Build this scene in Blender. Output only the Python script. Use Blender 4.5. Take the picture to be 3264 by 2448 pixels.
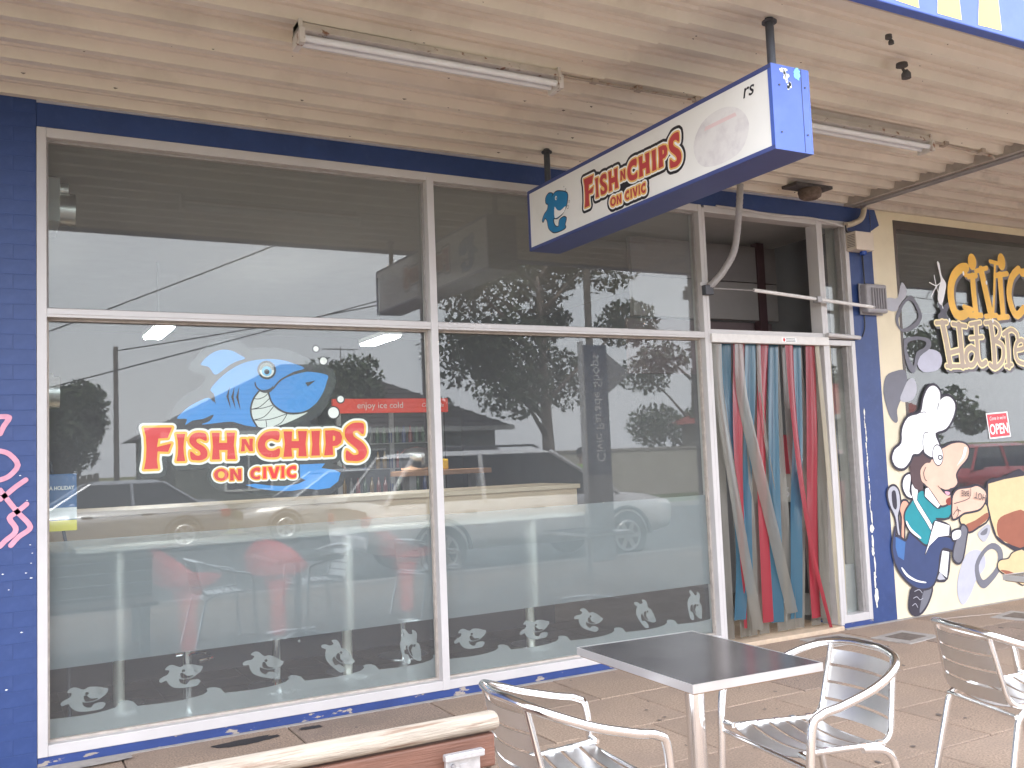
import bpy, bmesh, math, random
import numpy as np
from mathutils import Vector, Matrix
from mathutils.geometry import tessellate_polygon

for o in list(bpy.data.objects):
    bpy.data.objects.remove(o)
SC = bpy.context.scene
COL = SC.collection
R = math.radians
random.seed(7)

# ------------------------------------------------------------------ camera
def camera():
    yaw, pit, rol = R(28.8216), R(4.3216), R(-2.2791)
    fw = Vector((math.sin(yaw) * math.cos(pit), math.cos(yaw) * math.cos(pit), math.sin(pit)))
    r = Vector((math.cos(yaw), -math.sin(yaw), 0))
    u = r.cross(fw)
    r2 = r * math.cos(rol) + u * math.sin(rol)
    u2 = -r * math.sin(rol) + u * math.cos(rol)
    c = bpy.data.cameras.new('camera')
    c.sensor_width = 36
    c.lens = 36 * 3025.3 / 3264
    c.clip_start = 0.05
    c.clip_end = 2000
    o = bpy.data.objects.new('camera', c)
    COL.objects.link(o)
    m = Matrix((r2, u2, -fw)).transposed().to_4x4()
    m.translation = Vector((0, -5.6557, 1.5215))
    o.matrix_world = m
    SC.camera = o
camera()

# ------------------------------------------------------------------ sky, sun, exposure
SUN_EL, SUN_ROT = 55, -20
W = bpy.data.worlds.new('World')
SC.world = W
W.use_nodes = True
nt = W.node_tree
bg = nt.nodes['Background']
sky = nt.nodes.new('ShaderNodeTexSky')
sky.sky_type = 'NISHITA'
sky.sun_disc = False
sky.sun_elevation = R(SUN_EL)
sky.sun_rotation = R(SUN_ROT)
sky.air_density = 1.6
sky.dust_density = 2.0
sky.ozone_density = 1.0
hs = nt.nodes.new('ShaderNodeHueSaturation')
hs.inputs['Saturation'].default_value = 0.42
nt.links.new(sky.outputs[0], hs.inputs['Color'])
# a closed, even cloud layer over most of the clear sky
cn = nt.nodes.new('ShaderNodeTexNoise')
cn.inputs['Scale'].default_value = 2.2
cn.inputs['Detail'].default_value = 5
ctc = nt.nodes.new('ShaderNodeTexCoord')
nt.links.new(ctc.outputs['Generated'], cn.inputs['Vector'])
crp = nt.nodes.new('ShaderNodeValToRGB')
crp.color_ramp.elements[0].position = .3
crp.color_ramp.elements[1].position = .7
crp.color_ramp.elements[0].color = (.80, .83, .91, 1)
crp.color_ramp.elements[1].color = (1.0, 1.0, 1.0, 1)
nt.links.new(cn.outputs['Fac'], crp.inputs[0])
csc = nt.nodes.new('ShaderNodeMix')
csc.data_type = 'RGBA'
csc.blend_type = 'MULTIPLY'
csc.inputs['Factor'].default_value = 1
csc.inputs['B'].default_value = (6.3, 6.4, 6.7, 1)
nt.links.new(crp.outputs[0], csc.inputs['A'])
cmx = nt.nodes.new('ShaderNodeMix')
cmx.data_type = 'RGBA'
cmx.inputs['Factor'].default_value = .8
nt.links.new(hs.outputs[0], cmx.inputs['A'])
nt.links.new(csc.outputs['Result'], cmx.inputs['B'])
nt.links.new(cmx.outputs['Result'], bg.inputs['Color'])
bg.inputs['Strength'].default_value = 0.15
sun = bpy.data.lights.new('sun', 'SUN')
sun.energy = 1.4
sun.angle = R(25)
sun.color = (1.0, 0.95, 0.88)
so = bpy.data.objects.new('sun', sun)
COL.objects.link(so)
# the sun stands behind the shops, veiled by cloud
_az = R(SUN_ROT)
_d = Vector((math.sin(_az) * math.cos(R(SUN_EL)), math.cos(_az) * math.cos(R(SUN_EL)), math.sin(R(SUN_EL))))
so.rotation_euler = (-_d).to_track_quat('-Z', 'Y').to_euler()
SC.view_settings.view_transform = 'Standard'
SC.view_settings.look = 'None'
SC.view_settings.gamma = 1
SC.view_settings.exposure = 2.7
SC.view_settings.use_curve_mapping = False
SC.render.engine = 'CYCLES'
SC.cycles.use_denoising = True
SC.cycles.max_bounces = 10
SC.cycles.diffuse_bounces = 5
SC.cycles.glossy_bounces = 5
SC.cycles.transparent_max_bounces = 24
SC.cycles.transmission_bounces = 8
SC.cycles.sample_clamp_indirect = 6
SC.cycles.caustics_reflective = False
SC.cycles.caustics_refractive = False

# ------------------------------------------------------------------ materials
def lin(c):
    if isinstance(c, str):
        c = tuple(int(c[i:i + 2], 16) / 255 for i in (0, 2, 4))
        c = tuple((v / 12.92 if v <= .04045 else ((v + .055) / 1.055) ** 2.4) for v in c)
    return (c[0], c[1], c[2], 1)

MATS = {}
def mat(name, col, rough=.55, metal=0.0, var=.10, vscale=6.0, bump=0.0, bscale=80.0, col2=None, c2lo=.5, c2hi=.62,
        c2scale=5.0, stretch=(1, 1, 1), spec=.5, emit=None, estr=0.0, coat=0.0, detail=6.0, sparse=False):
    """procedural principled material: base colour broken by two noises, a second colour in patches, a fine bump"""
    if name in MATS:
        return MATS[name]
    m = bpy.data.materials.new(name)
    m.use_nodes = True
    n = m.node_tree
    b = n.nodes['Principled BSDF']
    b.inputs['Roughness'].default_value = rough
    b.inputs['Metallic'].default_value = metal
    b.inputs['Specular IOR Level'].default_value = spec
    b.inputs['Coat Weight'].default_value = coat
    tc = n.nodes.new('ShaderNodeTexCoord')
    mp = n.nodes.new('ShaderNodeMapping')
    mp.inputs['Scale'].default_value = stretch
    n.links.new(tc.outputs['Object'], mp.inputs['Vector'])
    c = lin(col)
    nz = n.nodes.new('ShaderNodeTexNoise')
    nz.inputs['Scale'].default_value = vscale
    nz.inputs['Detail'].default_value = detail
    nz.inputs['Roughness'].default_value = .62
    n.links.new(mp.outputs[0], nz.inputs['Vector'])
    rp = n.nodes.new('ShaderNodeValToRGB')
    rp.color_ramp.elements[0].position = .3
    rp.color_ramp.elements[1].position = .7
    rp.color_ramp.elements[0].color = tuple(max(0, v * (1 - var)) for v in c[:3]) + (1,)
    rp.color_ramp.elements[1].color = tuple(min(1, v * (1 + var)) for v in c[:3]) + (1,)
    n.links.new(nz.outputs['Fac'], rp.inputs[0])
    last = rp.outputs[0]
    if col2 is not None:
        n2 = n.nodes.new('ShaderNodeTexNoise')
        n2.inputs['Scale'].default_value = c2scale
        n2.inputs['Detail'].default_value = 8
        n2.inputs['Roughness'].default_value = .6
        n.links.new(mp.outputs[0], n2.inputs['Vector'])
        r2 = n.nodes.new('ShaderNodeValToRGB')
        r2.color_ramp.elements[0].position = c2lo
        r2.color_ramp.elements[1].position = c2hi
        mx = n.nodes.new('ShaderNodeMix')
        mx.data_type = 'RGBA'
        n.links.new(n2.outputs['Fac'], r2.inputs[0])
        n.links.new(r2.outputs[0], mx.inputs['Factor'])
        n.links.new(last, mx.inputs['A'])
        mx.inputs['B'].default_value = lin(col2)
        last = mx.outputs['Result']
    n.links.new(last, b.inputs['Base Color'])
    if bump > 0:
        nb = n.nodes.new('ShaderNodeTexNoise')
        nb.inputs['Scale'].default_value = bscale
        nb.inputs['Detail'].default_value = 4
        n.links.new(mp.outputs[0], nb.inputs['Vector'])
        bp = n.nodes.new('ShaderNodeBump')
        bp.inputs['Strength'].default_value = bump
        bp.inputs['Distance'].default_value = .01
        n.links.new(nb.outputs['Fac'], bp.inputs['Height'])
        n.links.new(bp.outputs[0], b.inputs['Normal'])
    if emit is not None:
        b.inputs['Emission Color'].default_value = lin(emit)
        b.inputs['Emission Strength'].default_value = estr
    MATS[name] = m
    return m

def glass_mat(name='window_glass', tint=(.93, .96, .95), f0=.045, rough=0.0, haze=.036):
    """thin clear sheet: Schlick reflection, the rest goes straight through"""
    if name in MATS:
        return MATS[name]
    m = bpy.data.materials.new(name)
    m.use_nodes = True
    n = m.node_tree
    n.nodes.remove(n.nodes['Principled BSDF'])
    out = n.nodes['Material Output']
    lw = n.nodes.new('ShaderNodeLayerWeight')
    lw.inputs['Blend'].default_value = .5
    pw = n.nodes.new('ShaderNodeMath'); pw.operation = 'POWER'; pw.inputs[1].default_value = 5
    ml = n.nodes.new('ShaderNodeMath'); ml.operation = 'MULTIPLY_ADD'
    ml.inputs[1].default_value = 1 - f0; ml.inputs[2].default_value = f0
    n.links.new(lw.outputs['Facing'], pw.inputs[0])
    n.links.new(pw.outputs[0], ml.inputs[0])
    tr = n.nodes.new('ShaderNodeBsdfTransparent'); tr.inputs['Color'].default_value = tint + (1,)
    gl = n.nodes.new('ShaderNodeBsdfGlossy'); gl.inputs['Roughness'].default_value = rough
    mx = n.nodes.new('ShaderNodeMixShader')
    n.links.new(ml.outputs[0], mx.inputs[0])
    n.links.new(tr.outputs[0], mx.inputs[1])
    n.links.new(gl.outputs[0], mx.inputs[2])
    # pale diffuse share mixed in: milky lens haze put into the glass colour
    df = n.nodes.new('ShaderNodeBsdfDiffuse'); df.inputs['Color'].default_value = (.74, .74, .78, 1)
    tc = n.nodes.new('ShaderNodeTexCoord')
    nz = n.nodes.new('ShaderNodeTexNoise'); nz.inputs['Scale'].default_value = 1.7; nz.inputs['Detail'].default_value = 9
    n.links.new(tc.outputs['Object'], nz.inputs['Vector'])
    mr = n.nodes.new('ShaderNodeMapRange'); mr.inputs['To Min'].default_value = haze * .75; mr.inputs['To Max'].default_value = haze * 1.25
    n.links.new(nz.outputs['Fac'], mr.inputs['Value'])
    md = n.nodes.new('ShaderNodeMixShader')
    n.links.new(mr.outputs[0], md.inputs[0])
    n.links.new(mx.outputs[0], md.inputs[1]); n.links.new(df.outputs[0], md.inputs[2])
    n.links.new(md.outputs[0], out.inputs['Surface'])
    MATS[name] = m
    return m

def film_mat(name, col, body=.5, rough=.4, ior=1.12, clear=0.0, gloss=.0):
    """translucent plastic: part scatters on the surface, part lets a blurred view through"""
    if name in MATS:
        return MATS[name]
    m = bpy.data.materials.new(name)
    m.use_nodes = True
    n = m.node_tree
    n.nodes.remove(n.nodes['Principled BSDF'])
    out = n.nodes['Material Output']
    c = lin(col)
    tc = n.nodes.new('ShaderNodeTexCoord')
    nz = n.nodes.new('ShaderNodeTexNoise'); nz.inputs['Scale'].default_value = 4; nz.inputs['Detail'].default_value = 8
    n.links.new(tc.outputs['Object'], nz.inputs['Vector'])
    rp = n.nodes.new('ShaderNodeValToRGB')
    rp.color_ramp.elements[0].color = tuple(v * .88 for v in c[:3]) + (1,)
    rp.color_ramp.elements[1].color = tuple(min(1, v * 1.1) for v in c[:3]) + (1,)
    n.links.new(nz.outputs['Fac'], rp.inputs[0])
    df = n.nodes.new('ShaderNodeBsdfDiffuse')
    tl = n.nodes.new('ShaderNodeBsdfTranslucent')
    n.links.new(rp.outputs[0], df.inputs['Color'])
    n.links.new(rp.outputs[0], tl.inputs['Color'])
    m1 = n.nodes.new('ShaderNodeMixShader'); m1.inputs[0].default_value = .4
    n.links.new(df.outputs[0], m1.inputs[1]); n.links.new(tl.outputs[0], m1.inputs[2])
    if rough > 0:
        rf = n.nodes.new('ShaderNodeBsdfRefraction')
        rf.inputs['Roughness'].default_value = rough; rf.inputs['IOR'].default_value = ior
        rf.inputs['Color'].default_value = (.95, .97, .97, 1)
    else:
        rf = n.nodes.new('ShaderNodeBsdfTransparent')
        rf.inputs['Color'].default_value = tuple(.35 + .65 * v for v in c[:3]) + (1,)
    if rough > 0:
        tp = n.nodes.new('ShaderNodeBsdfTransparent')
        m0 = n.nodes.new('ShaderNodeMixShader'); m0.inputs[0].default_value = .24
        n.links.new(rf.outputs[0], m0.inputs[1]); n.links.new(tp.outputs[0], m0.inputs[2])
        rf = m0
    m2 = n.nodes.new('ShaderNodeMixShader'); m2.inputs[0].default_value = body
    n.links.new(rf.outputs[0], m2.inputs[1]); n.links.new(m1.outputs[0], m2.inputs[2])
    last = m2
    if gloss > 0:
        gl = n.nodes.new('ShaderNodeBsdfGlossy'); gl.inputs['Roughness'].default_value = .18
        m3 = n.nodes.new('ShaderNodeMixShader'); m3.inputs[0].default_value = gloss
        n.links.new(m2.outputs[0], m3.inputs[1]); n.links.new(gl.outputs[0], m3.inputs[2])
        last = m3
    n.links.new(last.outputs[0], out.inputs['Surface'])
    MATS[name] = m
    return m

# ------------------------------------------------------------------ mesh helpers
def link(name, me, m=None, parent=None, smooth=False):
    o = bpy.data.objects.new(name, me)
    COL.objects.link(o)
    if m is not None and len(me.materials) == 0:
        me.materials.append(m)
    if parent is not None:
        o.parent = parent
    if smooth:
        for p in me.polygons:
            p.use_smooth = True
    return o

def tag(o, label=None, cat=None, group=None, kind=None):
    if label: o['label'] = label
    if cat: o['category'] = cat
    if group: o['group'] = group
    if kind: o['kind'] = kind
    return o

def thing(name, label, cat, loc=(0, 0, 0), rz=0, group=None):
    o = bpy.data.objects.new(name, None)
    o.empty_display_size = .1
    COL.objects.link(o)
    o.location = loc
    o.rotation_euler = (0, 0, rz)
    return tag(o, label, cat, group)

def copy_tree(o, parent=None, loc=None, rz=None):
    c = o.copy()
    COL.objects.link(c)
    if parent is not None: c.parent = parent
    if loc is not None: c.location = loc
    if rz is not None: c.rotation_euler = (0, 0, rz)
    for ch in list(o.children):
        copy_tree(ch, c)
    return c

class MB:
    """collects shapes into one mesh"""
    def __init__(s): s.v = []; s.f = []
    def add(s, v, f):
        k = len(s.v); s.v += [tuple(p) for p in v]; s.f += [tuple(i + k for i in q) for q in f]; return s
    def box(s, x0, x1, y0, y1, z0, z1):
        v = [(x, y, z) for z in (z0, z1) for y in (y0, y1) for x in (x0, x1)]
        return s.add(v, [(0, 2, 3, 1), (4, 5, 7, 6), (0, 1, 5, 4), (2, 6, 7, 3), (0, 4, 6, 2), (1, 3, 7, 5)])
    def obox(s, c, ax, ay, az):
        """box from centre and three half-axes"""
        c, ax, ay, az = map(Vector, (c, ax, ay, az))
        v = [c + sx * ax + sy * ay + sz * az for sz in (-1, 1) for sy in (-1, 1) for sx in (-1, 1)]
        return s.add(v, [(0, 2, 3, 1), (4, 5, 7, 6), (0, 1, 5, 4), (2, 6, 7, 3), (0, 4, 6, 2), (1, 3, 7, 5)])
    def tube(s, pts, r, n=10, closed=False, cap=True, radii=None):
        P = [Vector(p) for p in pts]
        N = len(P)
        rings = []
        prev = None
        for i, p in enumerate(P):
            a = P[(i - 1) % N] if (closed or i > 0) else p
            b = P[(i + 1) % N] if (closed or i < N - 1) else p
            t = (b - a).normalized()
            if prev is None:
                u = t.cross(Vector((0, 0, 1)))
                if u.length < .1: u = t.cross(Vector((1, 0, 0)))
            else:
                u = prev - t * prev.dot(t)
            u.normalize(); prev = u
            w = t.cross(u)
            rr = radii[i] if radii else r
            rings.append([p + (u * math.cos(2 * math.pi * k / n) + w * math.sin(2 * math.pi * k / n)) * rr for k in range(n)])
        v = [q for g in rings for q in g]
        f = []
        M = N if closed else N - 1
        for i in range(M):
            j = (i + 1) % N
            for k in range(n):
                f.append((i * n + k, i * n + (k + 1) % n, j * n + (k + 1) % n, j * n + k))
        if cap and not closed:
            f.append(tuple(range(n - 1, -1, -1)))
            f.append(tuple((N - 1) * n + k for k in range(n)))
        return s.add(v, f)
    def lathe(s, prof, n=24, c=(0, 0, 0)):
        """prof: (r, z) list, turned about z"""
        v = []; f = []
        for r, z in prof:
            for k in range(n):
                a = 2 * math.pi * k / n
                v.append((c[0] + r * math.cos(a), c[1] + r * math.sin(a), c[2] + z))
        for i in range(len(prof) - 1):
            for k in range(n):
                f.append((i * n + k, i * n + (k + 1) % n, (i + 1) * n + (k + 1) % n, (i + 1) * n + k))
        f.append(tuple(range(n - 1, -1, -1)))
        f.append(tuple((len(prof) - 1) * n + k for k in range(n)))
        return s.add(v, f)
    def build(s, name, m, parent=None, smooth=False, bevel=0, seg=2, auto=False):
        me = bpy.data.meshes.new(name)
        me.from_pydata(s.v, [], s.f)
        if bevel > 0:
            bm = bmesh.new(); bm.from_mesh(me)
            bmesh.ops.bevel(bm, geom=list(bm.edges), offset=bevel, segments=seg, affect='EDGES', profile=.5)
            bm.to_mesh(me); bm.free()
        me.update()
        o = link(name, me, m, parent, smooth)
        if auto:
            for p in me.polygons: p.use_smooth = True
            try: me.set_sharp_from_angle(angle=R(40))
            except Exception: pass
        return o

def box(name, x0, x1, y0, y1, z0, z1, m, parent=None, bevel=0):
    return MB().box(x0, x1, y0, y1, z0, z1).build(name, m, parent, bevel=bevel)

def tube(name, pts, r, m, parent=None, n=10, sm=0, closed=False, radii=None):
    if sm: pts = catmull3(pts, sm, closed)
    return MB().tube(pts, r, n, closed, radii=radii).build(name, m, parent, auto=True)

def catmull3(P, k, closed=False):
    P = [Vector(p) for p in P]; N = len(P); out = []
    for i in range(N if closed else N - 1):
        g = (lambda j: P[j % N]) if closed else (lambda j: P[min(max(j, 0), N - 1)])
        a, b, c, d = g(i - 1), g(i), g(i + 1), g(i + 2)
        for s in range(k):
            t = s / k
            out.append(.5 * (2 * b + (c - a) * t + (2 * a - 5 * b + 4 * c - d) * t * t + (3 * b - a - 3 * c + d) * t ** 3))
    if not closed: out.append(P[-1])
    return out

def smooth2(P, k=3, closed=True):
    return [(p.x, p.y) for p in catmull3([(a, b, 0) for a, b in P], k, closed)]

def fillet(pts, r, k=5):
    """round the corners of a polyline in space"""
    P = [Vector(p) for p in pts]; out = [P[0]]
    for i in range(1, len(P) - 1):
        a, b, c = P[i - 1], P[i], P[i + 1]
        d1, d2 = (a - b), (c - b)
        q = min(r, d1.length * .48, d2.length * .48)
        s, e = b + d1.normalized() * q, b + d2.normalized() * q
        for j in range(k + 1):
            t = j / k
            out.append((1 - t) ** 2 * s + 2 * t * (1 - t) * b + t * t * e)
    out.append(P[-1])
    return out

def ellipse(cx, cy, rx, ry=None, n=28):
    ry = rx if ry is None else ry
    return [(cx + rx * math.cos(2 * math.pi * i / n), cy + ry * math.sin(2 * math.pi * i / n)) for i in range(n)]

# flat print: loops of 2-D points laid on a wall plane
FACE_WALL = lambda y: Matrix(((1, 0, 0, 0), (0, 0, -1, y), (0, 1, 0, 0), (0, 0, 0, 1)))       # faces the street (-y)
FACE_LEFT = lambda x: Matrix(((0, 0, -1, x), (-1, 0, 0, 0), (0, 1, 0, 0), (0, 0, 0, 1)))      # faces -x
def flat(name, loops, m, parent, M, lift=0.0):
    if hasattr(loops, 'cells'):
        cv, cf = loops.cells
        me = bpy.data.meshes.new(name)
        me.from_pydata([tuple(M @ Vector((p[0], p[1], lift))) for p in cv], [], cf)
        me.update()
        return link(name, me, m, parent)
    loops = [[Vector((p[0], p[1], 0)) for p in l] for l in loops]
    tris = tessellate_polygon(loops)
    v = [p for l in loops for p in l]
    me = bpy.data.meshes.new(name)
    vv = [M @ Vector((p.x, p.y, lift)) for p in v]
    nrm = M.to_3x3() @ Vector((0, 0, 1))
    ff = []
    for t in tris:
        a, b, c = (vv[i] for i in t)
        ff.append(tuple(t) if (b - a).cross(c - a).dot(nrm) > 0 else tuple(reversed(t)))
    me.from_pydata([tuple(p) for p in vv], [], ff)
    me.update()
    return link(name, me, m, parent)

class Cells(list):
    pass

def grow(loops, d, cell, strokes=()):
    """outline of everything within d of the shapes (and within w/2 of the strokes): distance field + marching squares.
    every loop is a filled shape of its own; a tuple ('hole', loop) is cut out"""
    solid = [np.array(l) for l in loops if not (isinstance(l, tuple) and l[0] == 'hole')]
    holes = [np.array(l[1]) for l in loops if isinstance(l, tuple) and l[0] == 'hole']
    allp = solid + [np.array(s[0]) for s in strokes]
    mw = max([s[1] / 2 for s in strokes] + [0])
    lo = np.min([a.min(0) for a in allp], 0) - d - mw - 3 * cell
    hi = np.max([a.max(0) for a in allp], 0) + d + mw + 3 * cell
    nx, ny = int((hi[0] - lo[0]) / cell) + 2, int((hi[1] - lo[1]) / cell) + 2
    X, Y = np.meshgrid(lo[0] + cell * np.arange(nx), lo[1] + cell * np.arange(ny))
    def seg(a, b):
        e = b - a; L = e @ e + 1e-12
        t = np.clip(((X - a[0]) * e[0] + (Y - a[1]) * e[1]) / L, 0, 1)
        return np.hypot(X - a[0] - t * e[0], Y - a[1] - t * e[1])
    def sd(l):
        D = np.full(X.shape, 1e9); ins = np.zeros(X.shape, bool)
        for i in range(len(l)):
            a, b = l[i], l[(i + 1) % len(l)]
            D = np.minimum(D, seg(a, b))
            if a[1] != b[1]:
                c = ((a[1] > Y) != (b[1] > Y)) & (X < (b[0] - a[0]) * (Y - a[1]) / (b[1] - a[1]) + a[0])
                ins ^= c
        return np.where(ins, -D, D)
    F = np.full(X.shape, 1e9)
    for l in solid: F = np.minimum(F, sd(l))
    for h in holes: F = np.maximum(F, -sd(h))
    for s in strokes:
        p = np.array(s[0])
        for i in range(len(p) - 1): F = np.minimum(F, seg(p[i], p[i + 1]) - s[1] / 2)
    F = F - d
    # marching squares

    def ip(i, j, i2, j2):
        a, b = F[j, i], F[j2, i2]; t = a / (a - b)
        return (lo[0] + cell * (i + t * (i2 - i)), lo[1] + cell * (j + t * (j2 - j)))
    I = F < 0
    js, is_ = np.nonzero((I[:-1, :-1] ^ I[1:, :-1]) | (I[:-1, :-1] ^ I[:-1, 1:]) | (I[:-1, :-1] ^ I[1:, 1:]))
    E = {}
    for j, i in zip(js.tolist(), is_.tolist()):
        c = I[j, i] * 1 + I[j, i + 1] * 2 + I[j + 1, i + 1] * 4 + I[j + 1, i] * 8
        b_, r_, t_, l_ = ('h', i, j), ('v', i + 1, j), ('h', i, j + 1), ('v', i, j)
        T = {1: [(b_, l_)], 2: [(r_, b_)], 3: [(r_, l_)], 4: [(t_, r_)], 5: [(b_, l_), (t_, r_)], 6: [(t_, b_)], 7: [(t_, l_)],
             8: [(l_, t_)], 9: [(b_, t_)], 10: [(r_, b_), (l_, t_)], 11: [(r_, t_)], 12: [(l_, r_)], 13: [(b_, r_)], 14: [(l_, b_)]}
        for a, b in T.get(int(c), []): E.setdefault(a, []).append(b)
    # filled cells: full cells merged into runs, cut cells as small polygons
    cv, cf = [], []
    full = I[:-1, :-1] & I[1:, :-1] & I[:-1, 1:] & I[1:, 1:]
    G = lambda i, j: (lo[0] + cell * i, lo[1] + cell * j)
    for j in range(full.shape[0]):
        row = full[j]
        ch = np.flatnonzero(np.diff(np.concatenate(([0], row.astype(np.int8), [0]))))
        for a, b in zip(ch[::2].tolist(), ch[1::2].tolist()):
            k = len(cv); cv += [G(a, j), G(b, j), G(b, j + 1), G(a, j + 1)]; cf.append((k, k + 1, k + 2, k + 3))
    for j, i in zip(js.tolist(), is_.tolist()):
        co = [(i, j), (i + 1, j), (i + 1, j + 1), (i, j + 1)]
        pg = []
        for q in range(4):
            a, b = co[q], co[(q + 1) % 4]
            ia, ib = I[a[1], a[0]], I[b[1], b[0]]
            if ia: pg.append(G(*a))
            if ia != ib: pg.append(ip(a[0], a[1], b[0], b[1]))
        if len(pg) > 2:
            k = len(cv); cv += pg; cf.append(tuple(range(k, k + len(pg))))
    out = Cells()
    out.cells = (cv, cf)
    while E:
        s = next(iter(E)); loop = []; k = s
        while k in E:
            nx_ = E[k].pop()
            if not E[k]: del E[k]
            ty, i, j = k
            loop.append(ip(i, j, i + 1, j) if ty == 'h' else ip(i, j, i, j + 1))
            k = nx_
        if len(loop) > 5:
            # drop points that lie on a straight run
            keep = []
            for q in range(len(loop)):
                a, b, c2 = (np.array(loop[(q + w) % len(loop)]) for w in (-1, 0, 1))
                if abs((b - a)[0] * (c2 - a)[1] - (b - a)[1] * (c2 - a)[0]) > cell * cell * .02: keep.append(loop[q])
            if len(keep) > 3: out.append(keep)
    return out

FONT = None
def words(name, body, size, m, parent, M, align='CENTER', lift=0.0, sx=1.0, shear=0.0, bold=0.0, space=1.0):
    c = bpy.data.curves.new(name, 'FONT')
    c.body = body; c.size = size; c.align_x = align; c.align_y = 'CENTER'; c.shear = shear; c.offset = bold
    c.space_character = space; c.resolution_u = 3
    t = bpy.data.objects.new(name, c)
    COL.objects.link(t)
    bpy.context.view_layer.update()
    me = bpy.data.meshes.new_from_object(t.evaluated_get(bpy.context.evaluated_depsgraph_get()))
    bpy.data.objects.remove(t)
    me.transform(Matrix.Translation((0, 0, lift)) @ Matrix.Diagonal((sx, 1, 1, 1)))
    me.transform(M)
    me.materials.clear()
    return link(name, me, m, parent)

GLASS = glass_mat()
LOGO_SHAPES = {
    'silhouette': [(1.0459,2.1177),(1.0879,2.1859),(1.1577,2.2337),(1.2278,2.2496),(1.2912,2.2364),(1.3406,2.2046),(1.3653,2.1795),(1.4125,2.1949),(1.4856,2.2013),(1.5742,2.1938),(1.6561,2.169),(1.716,2.1361),(1.7844,2.1157),(1.8533,2.083),(1.8645,2.0353),(1.8426,1.9709),(1.8099,1.9033),(1.7702,1.8511),(1.7314,1.8254),(1.6853,1.8038),(1.6995,1.7627),(1.5496,1.7436),(1.2614,1.7425),(0.9205,1.7707),(0.9343,1.8191),(0.955,1.8677),(1.0025,1.9164),(1.0571,1.9478),(1.1018,1.9654),(1.1195,2.0009),(1.1515,2.0616),(1.1381,2.0865),(1.0868,2.1132)],
    'fin': [(1.0789,2.1309),(1.1153,2.1756),(1.1642,2.2087),(1.2203,2.2205),(1.2695,2.2106),(1.3082,2.1895),(1.3364,2.1681),(1.2826,2.1492),(1.2327,2.1197),(1.1972,2.0906),(1.1586,2.0709),(1.1281,2.1115),(1.1041,2.1219)],
    'body': [(1.133,1.9831),(1.1684,2.0295),(1.2322,2.0873),(1.3036,2.1313),(1.3756,2.1555),(1.4703,2.1678),(1.5586,2.1624),(1.6329,2.1426),(1.7002,2.1134),(1.6317,2.0904),(1.5712,2.0566),(1.5185,2.0158),(1.4846,1.9753),(1.4443,1.9644),(1.4042,1.9536),(1.3709,1.9066),(1.3627,1.8487),(1.3725,1.8015),(1.4004,1.7568),(1.3326,1.7661),(1.2832,1.7814),(1.2342,1.7895),(1.0819,1.7759),(1.1233,1.795),(1.148,1.8336),(1.0892,1.8097),(1.028,1.8001),(0.9872,1.7763),(0.9957,1.8098),(0.9423,1.8134),(0.9681,1.8466),(1.0088,1.8812),(1.0566,1.9089),(1.1185,1.9333),(1.1491,1.9082),(1.1565,1.9367),(1.141,1.9652)],
    'snout': [(1.4731,1.9497),(1.5035,2.001),(1.5486,2.0417),(1.6088,2.0716),(1.6769,2.0892),(1.7531,2.0898),(1.8452,2.0708),(1.8403,2.0314),(1.8194,1.971),(1.7872,1.9184),(1.7439,1.8701),(1.6863,1.8447),(1.626,1.8395),(1.574,1.8461),(1.5229,1.876),(1.4871,1.9167)],
    'teeth': [(1.4154,1.9682),(1.3857,1.9282),(1.3703,1.8703),(1.3763,1.8123),(1.404,1.7575),(1.4764,1.7524),(1.5501,1.7656),(1.625,1.7937),(1.6858,1.8224),(1.7127,1.8406),(1.6633,1.8301),(1.5885,1.8311),(1.53,1.8613),(1.4905,1.9057),(1.4731,1.9497),(1.4661,1.9607)],
    'smile': [(1.3949,2.0301),(1.403,2.001),(1.4301,1.9791),(1.4665,1.9805),(1.4923,1.9937),(1.5022,2.0069),(1.4972,1.979),(1.4771,1.9629),(1.437,1.963),(1.4048,1.985),(1.3909,2.0119)],
    'gill1': [(1.2433,2.0009),(1.2227,1.9399),(1.248,1.863),(1.2353,1.9399)],
    'gill2': [(1.2715,2.0009),(1.2507,1.9362),(1.2762,1.8605),(1.2648,1.9361)],
    'gill3': [(1.2999,2.001),(1.2789,1.9361),(1.3044,1.8552),(1.293,1.936)],
    'nostril': [(1.7019,2.0235),(1.7687,2.0372),(1.7165,1.9996)],
    'spike': [(1.4309,2.2062),(1.4864,2.2426),(1.4948,2.2221)],
    'crease': [(1.1259,1.9688),(1.1499,1.9581),(1.1606,1.8925),(1.1492,1.9154),(1.1359,1.9475)],
    'tail': [(1.6561,1.5201),(1.8156,1.5198),(1.7919,1.4925),(1.8763,1.4778),(1.9147,1.4574),(1.8977,1.4057),(1.8425,1.3674),(1.7656,1.3603),(1.6902,1.3715),(1.6004,1.3615),(1.5049,1.3665),(1.3968,1.3866),(1.3261,1.4116),(1.3831,1.4159),(1.4692,1.4009),(1.5567,1.3929),(1.646,1.4031),(1.6914,1.4229),(1.658,1.4392)],
}
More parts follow.
